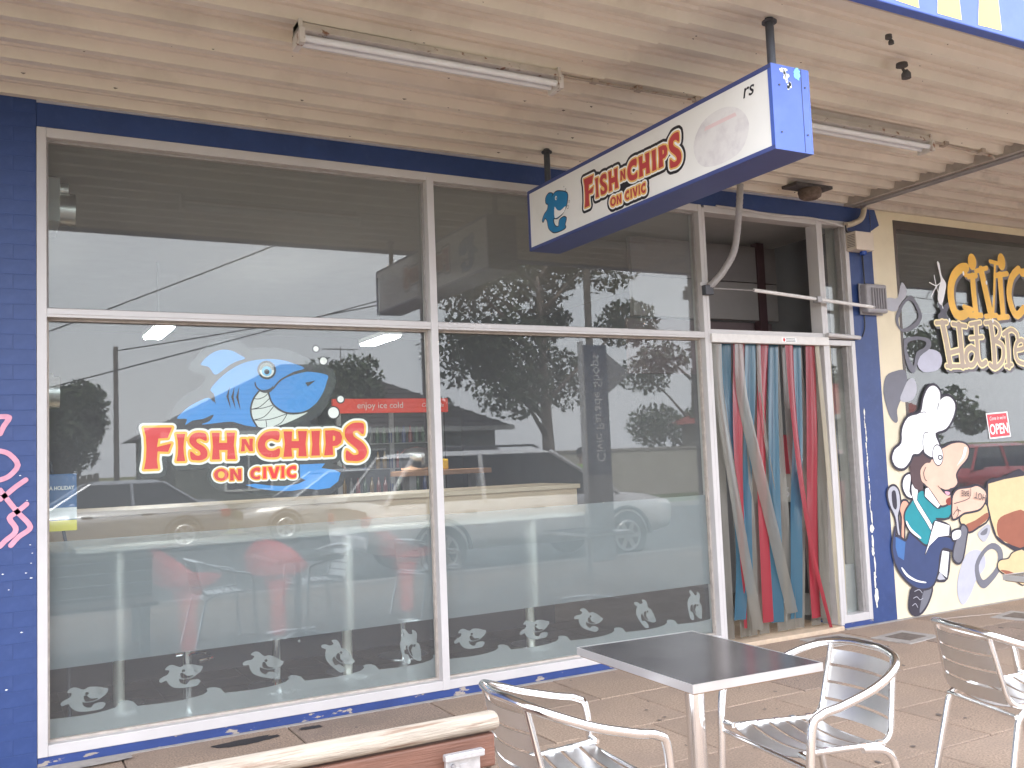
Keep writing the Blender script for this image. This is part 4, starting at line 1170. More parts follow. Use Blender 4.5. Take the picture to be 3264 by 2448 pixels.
# ------------------------------------------------------------------ hanging lightbox sign
def hanging_sign():
    s = thing('hanging_sign', 'blue edged white lightbox sign with shark and FISH N CHIPS hanging under the awning', 'sign')
    X0, X1, Y0, Y1, Z0, Z1 = 3.17, 3.41, -2.505, -.212, 2.885, 3.295
    t = .022
    box('top_edge', X0, X1, Y0, Y1, Z1 - t, Z1, BLUE_DARK, s, bevel=.002)
    box('bottom_edge', X0, X1, Y0, Y1, Z0, Z0 + t, BLUE_DARK, s, bevel=.002)
    box('inner_end', X0, X1, Y1 - t, Y1, Z0 + t, Z1 - t, BLUE_DARK, s)
    e = box('end_panel', X0, X1, Y0, Y0 + t, Z0 + t, Z1 - t, BLUE_LIGHT, s)
    MB().box(X0 - .001, X1 + .001, Y0 - .0025, Y0 - .0005, Z0 + .001, Z1 - .001).build('end_skin', BLUE_LIGHT, s)
    MB().box(X1 - .052, X1 - .0505, Y0 - .0045, Y0 - .002, Z0 + .004, Z1 - .004).build('end_seam', DARKSTEEL, s)
    for x, z in ((X0 + .045, Z0 + .085), (X1 - .030, Z0 + .09), (X0 + .045, Z1 - .10), (X1 - .030, Z1 - .09)):
        tube('screw', [(x, Y0 - .002, z), (x, Y0 - .0065, z)], .0045, DARKSTEEL, s, 8)
    r = random.Random(2)
    def chip(cx, cz, w, h, m, n=22, sd=1):
        q = random.Random(sd)
        flat('paint_chip', [[(cx + w * math.cos(a) * q.uniform(.6, 1.15), cz + h * math.sin(a) * q.uniform(.7, 1.1)) for a in [2 * math.pi * i / n for i in range(n)]]], m, s, FACE_WALL(Y0 - .0034))
    for k in range(16):
        u = k / 15
        chip(X0 + .075 + .035 * u + r.uniform(-.012, .012), Z1 - .02 - u * .085, r.uniform(.004, .014) * (1.3 - u * .5), r.uniform(.006, .014), WHITE, 12, k)
    chip(X0 + .165, Z1 - .03, .022, .032, mat('aqua_undercoat', (.22, .62, .72), .6, var=.1), 22, 40)
    fc = mat('white_acrylic_face', (.80, .79, .76), .35, var=.025, vscale=4, col2=(.66, .64, .58), c2lo=.55, c2hi=.9, c2scale=2.2)
    for x0, x1, nm in ((X0 + .004, X0 + .008, 'face_panel'), (X1 - .008, X1 - .004, 'face_panel')):
        box(nm, x0, x1, Y0 + t, Y1 - t, Z0 + t, Z1 - t, fc, s)
    # print on the left face
    M = lambda k: FACE_LEFT(X0 + .0035 - k * .0003)
    sharkb = mat('teal_sign_ink', (.018, .19, .40), .5, var=.05)
    redi = mat('faded_red_ink', (.47, .055, .060), .5, var=.06)
    yeli = mat('faded_yellow_ink', (.80, .50, .15), .5, var=.05)
    bd, fn, te = (smooth2(SIGN_SHAPES[k], 3) for k in ('body', 'fin', 'teeth'))
    flat('shark_outline', grow([bd, fn], .0065, .003), BLACK, s, M(1))
    flat('shark_print', [fn], sharkb, s, M(2))
    flat('shark_print', [bd], sharkb, s, M(3))
    flat('teeth', [te], WHITE, s, M(4))
    ex, ez = SIGN_DOTS['eye']
    flat('eye', [ellipse(ex, ez, .012, .014, 14)], WHITE, s, M(5))
    flat('eye', [ellipse(ex + .003, ez - .002, .005, .007, 12)], BLACK, s, M(6))
    for k in ('b1', 'b2', 'b3', 'b4'):
        x, z = SIGN_DOTS[k]
        rr = {'b1': .008, 'b2': .008, 'b3': .012, 'b4': .004}[k]
        flat('bubble', [ellipse(x, z, rr, n=14), ellipse(x, z, rr - .0022, n=14)], BLACK, s, M(2))
    # FISH N CHIPS ON CIVIC, same lettering as on the window, printed smaller
    def T(p):
        return (.900 + (p[0] - .758) * .925 / 1.320, 3.186 + (p[1] - 1.7620) * .176 / .236)
    Ls = letters(T)
    keys = list(LOGO_LETTERS)
    solid = [l for l in Ls if not isinstance(l, tuple)]
    flat('backing', [max(grow(solid, .034, .004), key=len)], BLACK, s, M(1))
    flat('letter_rim', grow(solid, .018, .003), WHITE, s, M(2))
    flat('letter_rim', grow(solid, .0095, .0025), yeli, s, M(3))
    for i, k in enumerate(keys):
        if k.endswith('hole'): continue
        loops = [Ls[i]]
        if k + '_hole' in keys: loops.append(Ls[keys.index(k + '_hole')][1])
        flat('letter', loops, redi, s, M(4))
    # bleached print at the outer end and the end of a word above it
    bl = mat('bleached_print', (.74, .72, .71), .4, var=.05, vscale=7, col2=(.60, .57, .58), c2lo=.46, c2hi=.64, c2scale=7)
    flat('bleached_print', [smooth2([(1.93, 3.07), (2.0, 3.17), (2.14, 3.20), (2.27, 3.16), (2.34, 3.06), (2.28, 2.95), (2.12, 2.925), (1.98, 2.96)], 4)], bl, s, M(1))
    flat('bleached_print', [[(2.02, 3.125), (2.26, 3.125), (2.25, 3.145), (2.03, 3.145)]], mat('bleached_pink', (.72, .56, .56), .4, var=.05), s, M(2))
    words('printed_word', 'rs', .10, BLACK, s, FACE_LEFT(X0 + .003) @ Matrix.Translation((2.345, 3.222, 0)), shear=.25, bold=.001)
    # hangers
    for y, nm in ((-2.40, 'hanger_rod'), (-.30, 'hanger_rod')):
        rod = tube(nm, [(3.285, y, Z1 - .01), (3.285, y, ZS + .01)], .021, DARKSTEEL, s, 12)
        MB().lathe([(.036, 0), (.036, .010), (.024, .018)], 14, (3.285, y, ZS - .016)).build('flange', DARKSTEEL, rod)
    return s
hanging_sign()

def flex_conduit():
    c = thing('flexible_conduit', 'grey ribbed flexible conduit curving from sign to door head', 'conduit')
    cm = mat('grey_flex_conduit', (.38, .36, .36), .5, var=.1, vscale=30)
    P = catmull3([(5.13, -.16, ZS), (5.10, -.155, 3.32), (5.05, -.14, 3.05), (4.97, -.10, 2.89), (4.90, -.06, 2.80), (4.868, -.025, 2.765)], 14)
    rad = [.026 + (.0025 if i % 2 else 0) for i in range(len(P))]
    tube('hose', P, .026, cm, c, 10, radii=rad)
    box('junction_box', 4.815, 4.895, -.055, -.006, 2.70, 2.775, DARKSTEEL, c, bevel=.004)
    box('bracket', 4.80, 4.91, -.012, -.005, 2.775, 2.80, FRAME, c)
flex_conduit()

def door_arm():
    d = thing('steel_arm', 'thin white steel arm bridging the open fanlight above the curtain', 'pipe')
    w = mat('chalky_white_enamel', (.72, .69, .68), .5, var=.08, vscale=30)
    tube('bar', [(5.30, -.06, 2.755), (6.62, -.10, 2.665)], .015, w, d, 10)
    tube('thin_rod', [(4.88, -.04, 2.755), (5.30, -.06, 2.752)], .007, STEEL, d, 8)
    box('clamp', 5.95, 6.0, -.11, -.05, 2.68, 2.73, STEEL, d, bevel=.004)
    tube('standoff', [(6.60, -.10, 2.667), (6.60, .01, 2.667)], .010, STEEL, d, 8)
door_arm()

# ------------------------------------------------------------------ fluorescent battens under the awning
def batten(x0, x1, y, label):
    t = thing('fluorescent_batten', label, 'light fitting', (0, 0, 0))
    z1 = ZS + .004
    v = [(y - .035, z1 - .012), (y + .035, z1 - .012), (y + .055, z1 - .055), (y - .055, z1 - .055)]
    MB().add([(x, a, b) for x in (x0, x1) for a, b in v], [(0, 1, 2, 3), (7, 6, 5, 4), (0, 4, 5, 1), (1, 5, 6, 2), (2, 6, 7, 3), (3, 7, 4, 0)]).build('housing', RUST, t)
    for dy in (-.030, .030):
        tube('tube', [(x0 + .03, y + dy, z1 - .085), (x1 - .03, y + dy, z1 - .085)], .017, mat('dusty_glass_tube', (.72, .72, .74), .25, var=.06, vscale=10), t, 12)
    for x in (x0, x1 - .028):
        MB().box(x, x + .028, y - .062, y + .062, z1 - .118, z1 - .045).box(x, x + .02, y - .05, y + .05, z1 - .045, z1).build('end_cap', RUST, t, bevel=.003)
    box('rust_lip', x0 + .03, x1 - .03, y + .0535, y + .058, z1 - .058, z1 - .046, RUSTY, t)
    return t
batten(1.235, 2.66, -1.465, 'rusty twin tube batten light on the soffit beside the shop window')
batten(4.20, 5.56, -1.52, 'rusty twin tube batten light on the soffit beyond the hanging sign')

def soffit_conduit():
    c = thing('soffit_conduit', 'thin rusty conduit with saddles running between the two batten lights', 'conduit')
    cm = mat('rusty_conduit', (.40, .33, .28), .7, var=.15, vscale=25, col2=(.20, .10, .06), c2lo=.55, c2hi=.65, c2scale=12)
    z = ZS - .012
    tube('pipe', [(2.66, -1.45, z), (3.16, -1.452, z), (3.62, -1.46, z), (4.20, -1.49, z)], .008, cm, c, 8)
    for x in (2.9, 3.2, 3.62, 3.95): box('saddle', x - .02, x + .02, -1.475, -1.437, z - .011, z + .02, cm, c, bevel=.002)
    c2 = thing('soffit_conduit', 'thin conduit bending from the far batten light to the soffit joint', 'conduit')
    tube('pipe', [(5.56, -1.50, z), (5.95, -1.47, z), (6.38, -1.44, z), (6.46, -1.40, z), (6.47, -1.30, z), (6.475, -.20, z)], .009, cm, c2, 8)
    for x in (5.8, 6.2): box('saddle', x - .02, x + .02, -1.50, -1.45, z - .010, z + .02, cm, c2)
    c3 = thing('joint_pipes', 'two long grey pipes along the soffit joint above the pilaster', 'pipe')
    g = mat('grey_pipe_paint', (.33, .31, .31), .55, var=.15, vscale=10)
    tube('pipe', [(6.49, -2.72, ZS - .025), (6.50, -.05, ZS - .025)], .012, g, c3, 8)
    tube('pipe', [(6.545, -2.72, ZS - .025), (6.548, -.16, ZS - .025), (6.60, -.06, ZS - .03)], .012, g, c3, 8)
    # fat elbow running down to the alarm box
    c4 = thing('cable_elbow', 'fat cream plastic elbow pipe curving down the wall above the alarm box', 'pipe')
    tube('elbow', catmull3([(6.62, -.06, ZS + .0), (6.62, -.06, ZS - .06), (6.58, -.055, ZS - .13), (6.48, -.05, ZS - .175), (6.41, -.045, ZS - .19)], 5), .024, mat('aged_cream_plastic', (.52, .44, .34), .5, var=.12, vscale=12), c4, 12)
    tube('cable', catmull3([(6.41, -.04, ZS - .19), (6.43, -.03, ZS - .24), (6.49, -.02, 3.33)], 5), .008, BLACK, c4, 8)
    tube('cable', catmull3([(6.40, -.025, ZS - .20), (6.05, -.02, ZS - .16), (5.6, -.02, ZS - .17), (5.3, -.02, ZS - .155), (5.0, -.018, ZS - .15)], 8), .010, FRAME, c4, 8)
soffit_conduit()

def soffit_bits():
    v = thing('soffit_vent', 'dusty round extractor vent on a dark plate fixed to the soffit', 'vent', (5.70, -.31, ZS))
    dk = mat('grimy_dark_metal', (.075, .066, .066), .8, var=.3, vscale=30)
    MB().box(-.20, .20, -.075, .085, -.022, .004).build('plate', dk, v, bevel=.004)
    MB().lathe([(.085, -.02), (.095, -.045), (.085, -.085), (.06, -.10), (.045, -.09)], 18, (.02, 0, 0)).build('grille', mat('rusty_grille', (.14, .10, .08), .8, var=.35, vscale=40), v, auto=True)
    MB().tube([(.02 + .075 * math.cos(a), .075 * math.sin(a), -.062) for a in [2 * math.pi * i / 20 for i in range(20)]], .008, 6, closed=True).build('ring', mat('tan_ring', (.36, .25, .16), .7), v)
    # broken fittings near the fascia
    for k, (x, y, s, lab) in enumerate(((4.35, -2.30, 1.0, 'small broken spotlight stub on the soffit near the blue fascia'), (3.98, -2.52, .55, 'tiny rusted hook tangled in cobweb on the soffit'))):
        f = thing('spotlight_stub' if k == 0 else 'soffit_hook', lab, 'fitting', (x, y, ZS))
        MB().lathe([(.03 * s, .004), (.032 * s, -.015), (.02 * s, -.02)], 12).build('base', dk, f, auto=True)
        MB().tube([(0, 0, -.015), (.02 * s, 0, -.045 * s), (.045 * s, .01, -.05 * s), (.05 * s, .01, -.02 * s)], .008 * s, 8).build('arm', dk, f)
        MB().lathe([(.012 * s, -.03 * s), (.026 * s, -.05 * s), (.026 * s, -.075 * s)], 10, (.03 * s, 0, 0)).build('socket', dk, f, auto=True)
soffit_bits()

def alarm():
    a = thing('alarm_box', 'cream louvred alarm siren box with blue strobe above the pilaster', 'alarm')
    m = mat('cream_alarm_plastic', (.66, .57, .48), .45, var=.05)
    MB().box(6.44, 6.66, -.115, .0, 3.155, 3.315).build('case', m, a, bevel=.008)
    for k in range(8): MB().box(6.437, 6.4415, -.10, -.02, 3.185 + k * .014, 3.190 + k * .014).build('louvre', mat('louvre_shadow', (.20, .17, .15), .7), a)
    MB().lathe([(.030, 0), (.030, -.03), (.012, -.036)], 12, (6.58, -.06, 3.156)).build('strobe', mat('blue_strobe_lens', (.03, .08, .35), .2), a, auto=True)
    tube('cable', [(6.625, -.012, 3.15), (6.628, -.012, 2.88)], .006, BLACK, a, 6)
    f = thing('floodlight', 'grey ribbed floodlight fixed on the edge of the blue pilaster', 'light fitting')
    g = mat('grey_cast_metal', (.30, .285, .30), .5, var=.08, vscale=20)
    MB().box(6.545, 6.80, -.10, -.001, 2.62, 2.87).build('body', g, f, bevel=.016)
    for k in range(6): MB().box(6.60 + k * .031, 6.609 + k * .031, -.118, -.098, 2.655, 2.835).build('fin', g, f, bevel=.002)
    box('lens_rim', 6.535, 6.81, -.030, -.018, 2.61, 2.88, g, f, bevel=.004)
    tube('cable', catmull3([(6.60, -.01, 2.615), (6.595, -.01, 2.50), (6.56, -.008, 2.42)], 4), .005, BLACK, f, 6)
    tube('bracket', [(6.80, -.05, 2.74), (6.845, -.02, 2.735), (6.85, .005, 2.735)], .008, DARKSTEEL, f, 8)
alarm()

# ------------------------------------------------------------------ bakery next door
def bakery():
    b = thing('bakery_front', 'cream rendered bakery front with big window and cartoon baker mural', 'shop')
    wl = box('wall', XP + .001, 7.055, .001, .24, 0, 4.4, CREAM, b)
    box('wall', 7.055, 30, .001, .24, 0, .93, CREAM, b)
    box('wall', 7.055, 30, .001, .24, 3.485, 4.4, CREAM, b)
    box('window_head', 7.055, 30, -.002, .12, 3.405, 3.485, BRONZE, b)
    box('window_jamb', 7.055, 7.09, -.001, .12, .93, 3.405, BRONZE, b)
    box('window_sill', 7.09, 30, -.001, .12, .93, .96, BRONZE, b)
    box('pane', 7.09, 11.0, .002, .008, .96, 3.405, GLASS, b)
    box('window_jamb', 11.0, 11.06, -.001, .12, .93, 3.405, BRONZE, b)
    box('wall', 11.06, 30, .002, .10, .96, 3.405, CREAM, b)
    # interior behind the bakery glass
    dk = mat('bakery_interior', (.16, .155, .15), .8, var=.1)
    box('back_wall', 6.9, 30, 4.0, 4.1, 0, 3.5, dk, b)
    box('ceiling', 6.9, 30, .25, 4.0, 3.46, 3.5, mat('bakery_ceiling', (.42, .40, .38), .8), b)
    box('floor', 6.9, 30, .25, 4.0, -.02, .02, mat('bakery_floor', (.20, .17, .15), .6), b)
    box('divider', 6.85, 6.9, .25, 4.0, 0, 3.5, dk, b)
    C = dict(skin=(.72, .47, .36), teal=(.012, .24, .28), navy=(.035, .055, .145), navyl=(.05, .14, .35), grey=(.16, .16, .19), lgrey=(.42, .42, .47), lav=(.47, .47, .56), tan=(.66, .50, .28), crust=(.30, .10, .06),
             salmon=(.72, .34, .24), hair=(.085, .05, .055), ink=(.035, .030, .045), red=(.25, .04, .03), pink=(.72, .35, .45), dgrey=(.12, .12, .15))
    P = {k: mat('mural_' + k, v, .7, var=.07, vscale=8) for k, v in C.items()}
    P['white'] = mat('mural_white', (.84, .84, .86), .6, var=.03)
    mu = thing('m', None, None); del_keys(mu); mu.name = 'mural'; mu.parent = b
    mu['label'] = 'spray painted cartoon baker in white hat with bread and grey bubbles'
    st = [0]
    def lay(name, loops, m):
        st[0] += 1
        return flat(name, loops, m, mu, FACE_WALL(-.0025 - st[0] * .00025))
    S = MURAL_SHAPES
    s2 = lambda k: smooth2(S[k], 3)
    lay('bubble', [s2('blob_dark')], P['grey']); lay('bubble', [s2('blob_light')], P['lgrey']); lay('bubble', [s2('blob_lavender')], P['lav'])
    lay('bubble', [s2('ring'), s2('ring_hole')], P['grey']); lay('bubble', [s2('drop')], P['lgrey']); lay('bubble', [s2('drop_core')], P['grey'])
    WA = WINDOW_ART
    w2 = lambda k: smooth2(WA[k], 3)
    lay('bubble', [w2('ear')], P['lgrey']); lay('bubble', [w2('ring1'), w2('ring1_hole')], P['grey']); lay('bubble', [w2('lilac')], P['lav']); lay('bubble', [w2('ring2'), w2('ring2_hole')], P['grey'])
    def ink(names, d=.019):
        lay('outline', grow([s2(k) for k in names], d, .006), P['ink'])
    ink(['bread'], .022); lay('bread', [S['bread']], P['tan']); lay('bread_crust', [s2('bread_crust')], P['crust'])
    ink(['loaf'], .012); lay('bread', [s2('loaf')], P['tan']); lay('bread_crust', [s2('loaf_crust')], P['crust'])
    ink(['roll']); lay('bread', [s2('roll')], P['tan']); lay('bread_crust', [s2('roll_crust')], P['crust'])
    ink(['shoe', 'shoe_side']); lay('shoe', [s2('shoe')], P['ink']); lay('shoe_side', [s2('shoe_side')], P['grey'])
    ink(['towel_low', 'towel_fold']); lay('towel', [S['towel_low']], P['white']); lay('towel', [S['towel_fold']], P['lgrey'])
    ink(['spatula', 'spoon', 'ladle', 'whisk']); lay('spatula', [s2('spatula')], P['lgrey']); lay('spatula_slot', [s2('spatula_slot')], P['ink']); lay('spoon', [s2('spoon')], P['salmon'])
    ink(['apron']); lay('trousers', [s2('apron')], P['navy']); lay('pocket', [S['pocket']], P['navyl'])
    ink(['shirt']); lay('shirt', [s2('shirt')], P['teal'])
    lay('ladle', [s2('ladle')], P['white']); ink(['whisk'], .006); lay('whisk', [s2('whisk')], P['white'])
    ink(['arms']); lay('hands', [s2('arms')], P['skin'])
    ink(['towel'], .008); lay('towel', [S['towel']], P['white'])
    ink(['knob', 'hand_low']); lay('rolling_pin', [s2('knob')], P['grey']); lay('glove', [s2('hand_low')], P['white'])
    ink(['face']); lay('hair', [s2('hair')], P['hair']); lay('face', [s2('face')], P['skin']); 
    ink(['collar'], .006); lay('collar', [S['collar']], P['white'])
    lay('mouth', [s2('mouth')], P['ink']); lay('tongue', [s2('tongue')], P['pink']); lay('goatee', [s2('goatee')], P['red'])
    ink(['hat'], .024); lay('chef_hat', [s2('hat')], P['white'])
    e = MURAL_CIRCLES['eye']; p = MURAL_CIRCLES['pupil']
    lay('eye', [ellipse(e[0], e[1], e[2] + .008, e[3] + .01)], P['ink']); lay('eye', [ellipse(*e)], P['white'])
    lay('eye', [ellipse(*p), ellipse(p[0], p[1], p[2] * .55, p[3] * .55)], P['ink'])
    for k in ('shine1', 'shine3', 'nose_shine'): lay('highlight', [s2(k)], P['white'])
    for k, pts in MURAL_STROKES.items():
        lay('line', grow([], 0, .003, strokes=[(smooth2(pts, 3, False), .006)]), P['lgrey'] if k.startswith('shoe') else P['ink'])
    lay('star', [w2('star')], P['white']); lay('leaf', [w2('leaf')], P['dgrey'])
    sx, sz = WA['star'][6]
    for dx, dz in ((-.10, .03), (.10, .06), (-.09, -.10), (.06, -.20), (-.03, .10)):
        lay('ray', grow([], 0, .003, strokes=[([(sx - .01, sz + .12), (sx + dx, sz + .12 + dz)], .010)]), P['white'])
    # shop name on the glass
    sign_y = mat('painted_yellow_letter', (.84, .47, .07), .5, var=.12, vscale=3)
    sign_t = mat('painted_tan_letter', (.42, .33, .26), .5, var=.10, vscale=4)
    sign_h = mat('painted_pale_yellow', (.86, .72, .38), .5, var=.05)
    sign_s = mat('painted_letter_shadow', (.16, .15, .17), .6, var=.1)
    cs = [(smooth2(p, 3, False), w) for p, w in CIVIC_STROKES.values()]
    dots = [ellipse(*d) for d in CIVIC_DOTS.values()]
    sh = lambda L: [([(x + .018, z - .022) for x, z in p], w) for p, w in L]
    lay('name_shadow', grow([[(x + .018, z - .022) for x, z in d] for d in dots], .004, .006, strokes=sh(cs)), sign_s)
    lay('name_letters', grow(dots, 0, .005, strokes=cs), sign_y)
    hs_ = [(smooth2(p, 3, False), w) for p, w in HOT_STROKES.values()]
    lay('name_shadow', grow([], .010, .006, strokes=sh(hs_)), sign_s)
    lay('name_letters', grow([], .008, .005, strokes=hs_), sign_h)
    lay('name_letters', grow([], -.006, .005, strokes=hs_), sign_t)
    for x, z in ((7.62, 2.93), (7.95, 3.05), (8.28, 2.98), (8.33, 2.62), (7.70, 2.60)):
        lay('highlight', [ellipse(x, z, .012, .022, 12)], P['white'])
    # knuckle letters
    words('knuckle_letters', 'HOT', .085, P['ink'], mu, FACE_WALL(-.0040 - st[0] * .00025) @ Matrix.Translation((7.947, 0.983, 0)) @ Matrix.Rotation(R(165), 4, 'Z'), sx=.9)
    words('knuckle_letters', 'BRE', .075, P['ink'], mu, FACE_WALL(-.0040 - st[0] * .00025) @ Matrix.Translation((7.739, 1.023, 0)) @ Matrix.Rotation(R(175), 4, 'Z'), sx=.9)
    # open card taped on the glass
    oc = thing('open_card', 'red and white OPEN card taped inside bakery glass', 'sign')
    card = [(8.15, 1.74), (8.475, 1.755), (8.50, 1.515), (8.18, 1.50)]
    flat('card', [card], WHITE, oc, FACE_WALL(-.0010))
    q = lambda u, v: (card[3][0] + (card[2][0] - card[3][0]) * u + (card[0][0] - card[3][0]) * v, card[3][1] + (card[2][1] - card[3][1]) * u + (card[0][1] - card[3][1]) * v)
    flat('red_panel', [[q(.04, .05), q(.96, .05), q(.96, .95), q(.04, .95)]], mat('red_card_ink', (.62, .05, .07), .5), oc, FACE_WALL(-.0016))
    cx, cz = q(.5, .34)
    words('open_word', 'OPEN', .135, WHITE, oc, FACE_WALL(-.0022) @ Matrix.Translation((cx, cz, 0)) @ Matrix.Rotation(.05, 4, 'Z'), sx=.80, bold=.003)
    cx, cz = q(.5, .78)
    words('small_word', "Come in we're", .05, WHITE, oc, FACE_WALL(-.0022) @ Matrix.Translation((cx, cz, 0)) @ Matrix.Rotation(.05, 4, 'Z'), sx=.8, shear=.3)
bakery()

# ------------------------------------------------------------------ pavement furniture
def chair(label, loc, rz, group='aluminium bistro chairs'):
    t = thing('bistro_chair', label, 'chair', loc, rz, group)
    r = .0135
    # one tube: front leg, arm, back loop, arm, front leg   (chair looks along +x)
    half = [(.245, .262, 0), (.225, .268, .28), (.205, .272, .545), (.165, .276, .597), (.08, .280, .617), (-.06, .276, .655), (-.17, .250, .695), (-.245, .190, .724), (-.280, .095, .738)]
    loop = half + [(-.290, 0, .738)] + [(x, -y, z) for x, y, z in reversed(half)]
    MB().tube(catmull3(loop, 6), .0155, 14).build('arm_frame', ALU, t, auto=True)
    for s in (1, -1):
        # back upright that bends into the seat rail
        up = fillet([(-.252, s * .170, .722), (-.195, s * .195, .435), (.20, s * .205, .452)], .06, 6)
        MB().tube(up, .0115, 12).build('side_rail', ALU, t, auto=True)
        leg = fillet([(-.06, s * .205, .432), (-.175, s * .215, .420), (-.275, s * .235, 0)], .07, 6)
        MB().tube(leg, .0135, 12).build('leg', ALU, t, auto=True)
        MB().tube([(.212, s * .269, .452), (.205, s * .20, .452)], .010, 8).build('bracket', ALU, t)
        MB().lathe([(.0165, 0), (.0165, .02)], 10, (.245, s * .262, 0)).build('foot_cap', mat('white_foot_plug', (.75, .74, .72), .5), t)
    MB().tube([(.212, .262, .418), (.212, -.262, .418)], .0095, 10).build('stretcher', ALU, t, auto=True)
    MB().tube([(-.185, .213, .405), (-.185, -.213, .405)], .0095, 10).build('stretcher', ALU, t, auto=True)
    def slat(name, rows):
        v = []; f = []
        n = len(rows[0])
        for off in (0, 1):
            for row in rows:
                for p, nn in row: v.append(tuple(Vector(p) + Vector(nn) * (-.0022 if off else .0)))
        m = len(rows)
        for off in (0, 1):
            b0 = off * m * n
            for i in range(m - 1):
                for j in range(n - 1):
                    q = (b0 + i * n + j, b0 + i * n + j + 1, b0 + (i + 1) * n + j + 1, b0 + (i + 1) * n + j)
                    f.append(q if not off else q[::-1])
        return MB().add(v, f).build(name, ALU_SLAT, t, auto=True)
    # back slats, bowed
    for k in range(4):
        z0 = .448 + k * .0655
        rows = []
        for a in range(3):
            z = z0 + .0545 * a / 2
            f_ = (z - .435) / (.722 - .435)
            xb = -.195 + (-.252 + .195) * f_
            hw = .190 + (.168 - .190) * f_
            rows.append([((xb - .034 * (1 - (2 * j / 10 - 1) ** 2) - .004, hw * (2 * j / 10 - 1), z), (1, 0, 0)) for j in range(11)])
        slat('back_slat', rows)
    for k in range(5):
        x0 = -.172 + k * .0765
        rows = []
        for a in range(3):
            x = x0 + .062 * a / 2
            zc = .437 + .012 * (x + .19) / .4
            if k == 4: zc -= .006 * a
            rows.append([((x, .198 * (2 * j / 10 - 1), zc - .026 * (1 - (2 * j / 10 - 1) ** 2) + .004), (0, 0, 1)) for j in range(11)])
        slat('seat_slat', rows)
    for k in range(5):
        for s in (1, -1):
            MB().obox((-.172 + k * .0765 + .031, s * .199, .449 + .012 * (k * .0765) / .4), (.012, 0, 0), (0, .008, 0), (0, 0, .003)).build('slat_clip', ALU, t)
    return t

chair('aluminium slat chair with its back to the timber bench, facing the café table', (1.755, -2.80, 0), R(-4))
chair('aluminium slat chair drawn in under the café table edge, facing the bench', (2.685, -2.985, 0), R(172))
chair('aluminium slat chair turned away from café table, facing the bakery end', (3.82, -3.06, 0), R(-18))

def cafe_table(loc, rz, label, sx=.29, sy=.39):
    t = thing('cafe_table', label, 'table', loc, rz, 'pedestal café tables')
    top = MB().box(-sx, sx, -sy, sy, .715, .7195).build('table_top', mat('dark_brushed_steel_top', (.20, .185, .185), .16, metal=.75, var=.12, vscale=5, col2=(.12, .11, .115), c2lo=.45, c2hi=.7, c2scale=3), t)
    e = .004
    m = mat('rust_spotted_edge', (.66, .64, .63), .32, metal=.7, var=.05, col2=(.42, .20, .08), c2lo=.70, c2hi=.76, c2scale=9)
    box('edge_band', -sx - e, sx + e, -sy - e, -sy, .690, .7205, m, t)
    box('edge_band', -sx - e, sx + e, sy, sy + e, .690, .7205, m, t)
    box('edge_band', -sx - e, -sx, -sy, sy, .690, .7205, m, t)
    box('edge_band', sx, sx + e, -sy, sy, .690, .7205, m, t)
    box('underboard', -sx + .005, sx - .005, -sy + .005, sy - .005, .684, .714, mat('ply_underside', (.30, .19, .11), .8, var=.2), t)
    tube('post', [(0, 0, .03), (0, 0, .69)], .0375, ALU, t, 20)
    MB().lathe([(.13, .683), (.13, .672), (.045, .665)], 20).build('top_plate', STEEL, t, auto=True)
    b = MB()
    for k in range(4):
        a = math.pi / 4 + k * math.pi / 2
        b.tube([(0, 0, .045), (.12 * math.cos(a), .12 * math.sin(a), .04), (.30 * math.cos(a), .30 * math.sin(a), .016)], .018, 8)
    b.lathe([(.055, 0.0), (.055, .06), (.04, .07)], 16)
    b.build('base', ALU, t, auto=True)
    return t
cafe_table((2.402, -2.664, 0), R(-2.6), 'dark topped steel café table between two facing chairs beside the bench')
cafe_table((5.42, -2.52, 0), R(-3), 'steel café table corner in front of the bakery mural wall')

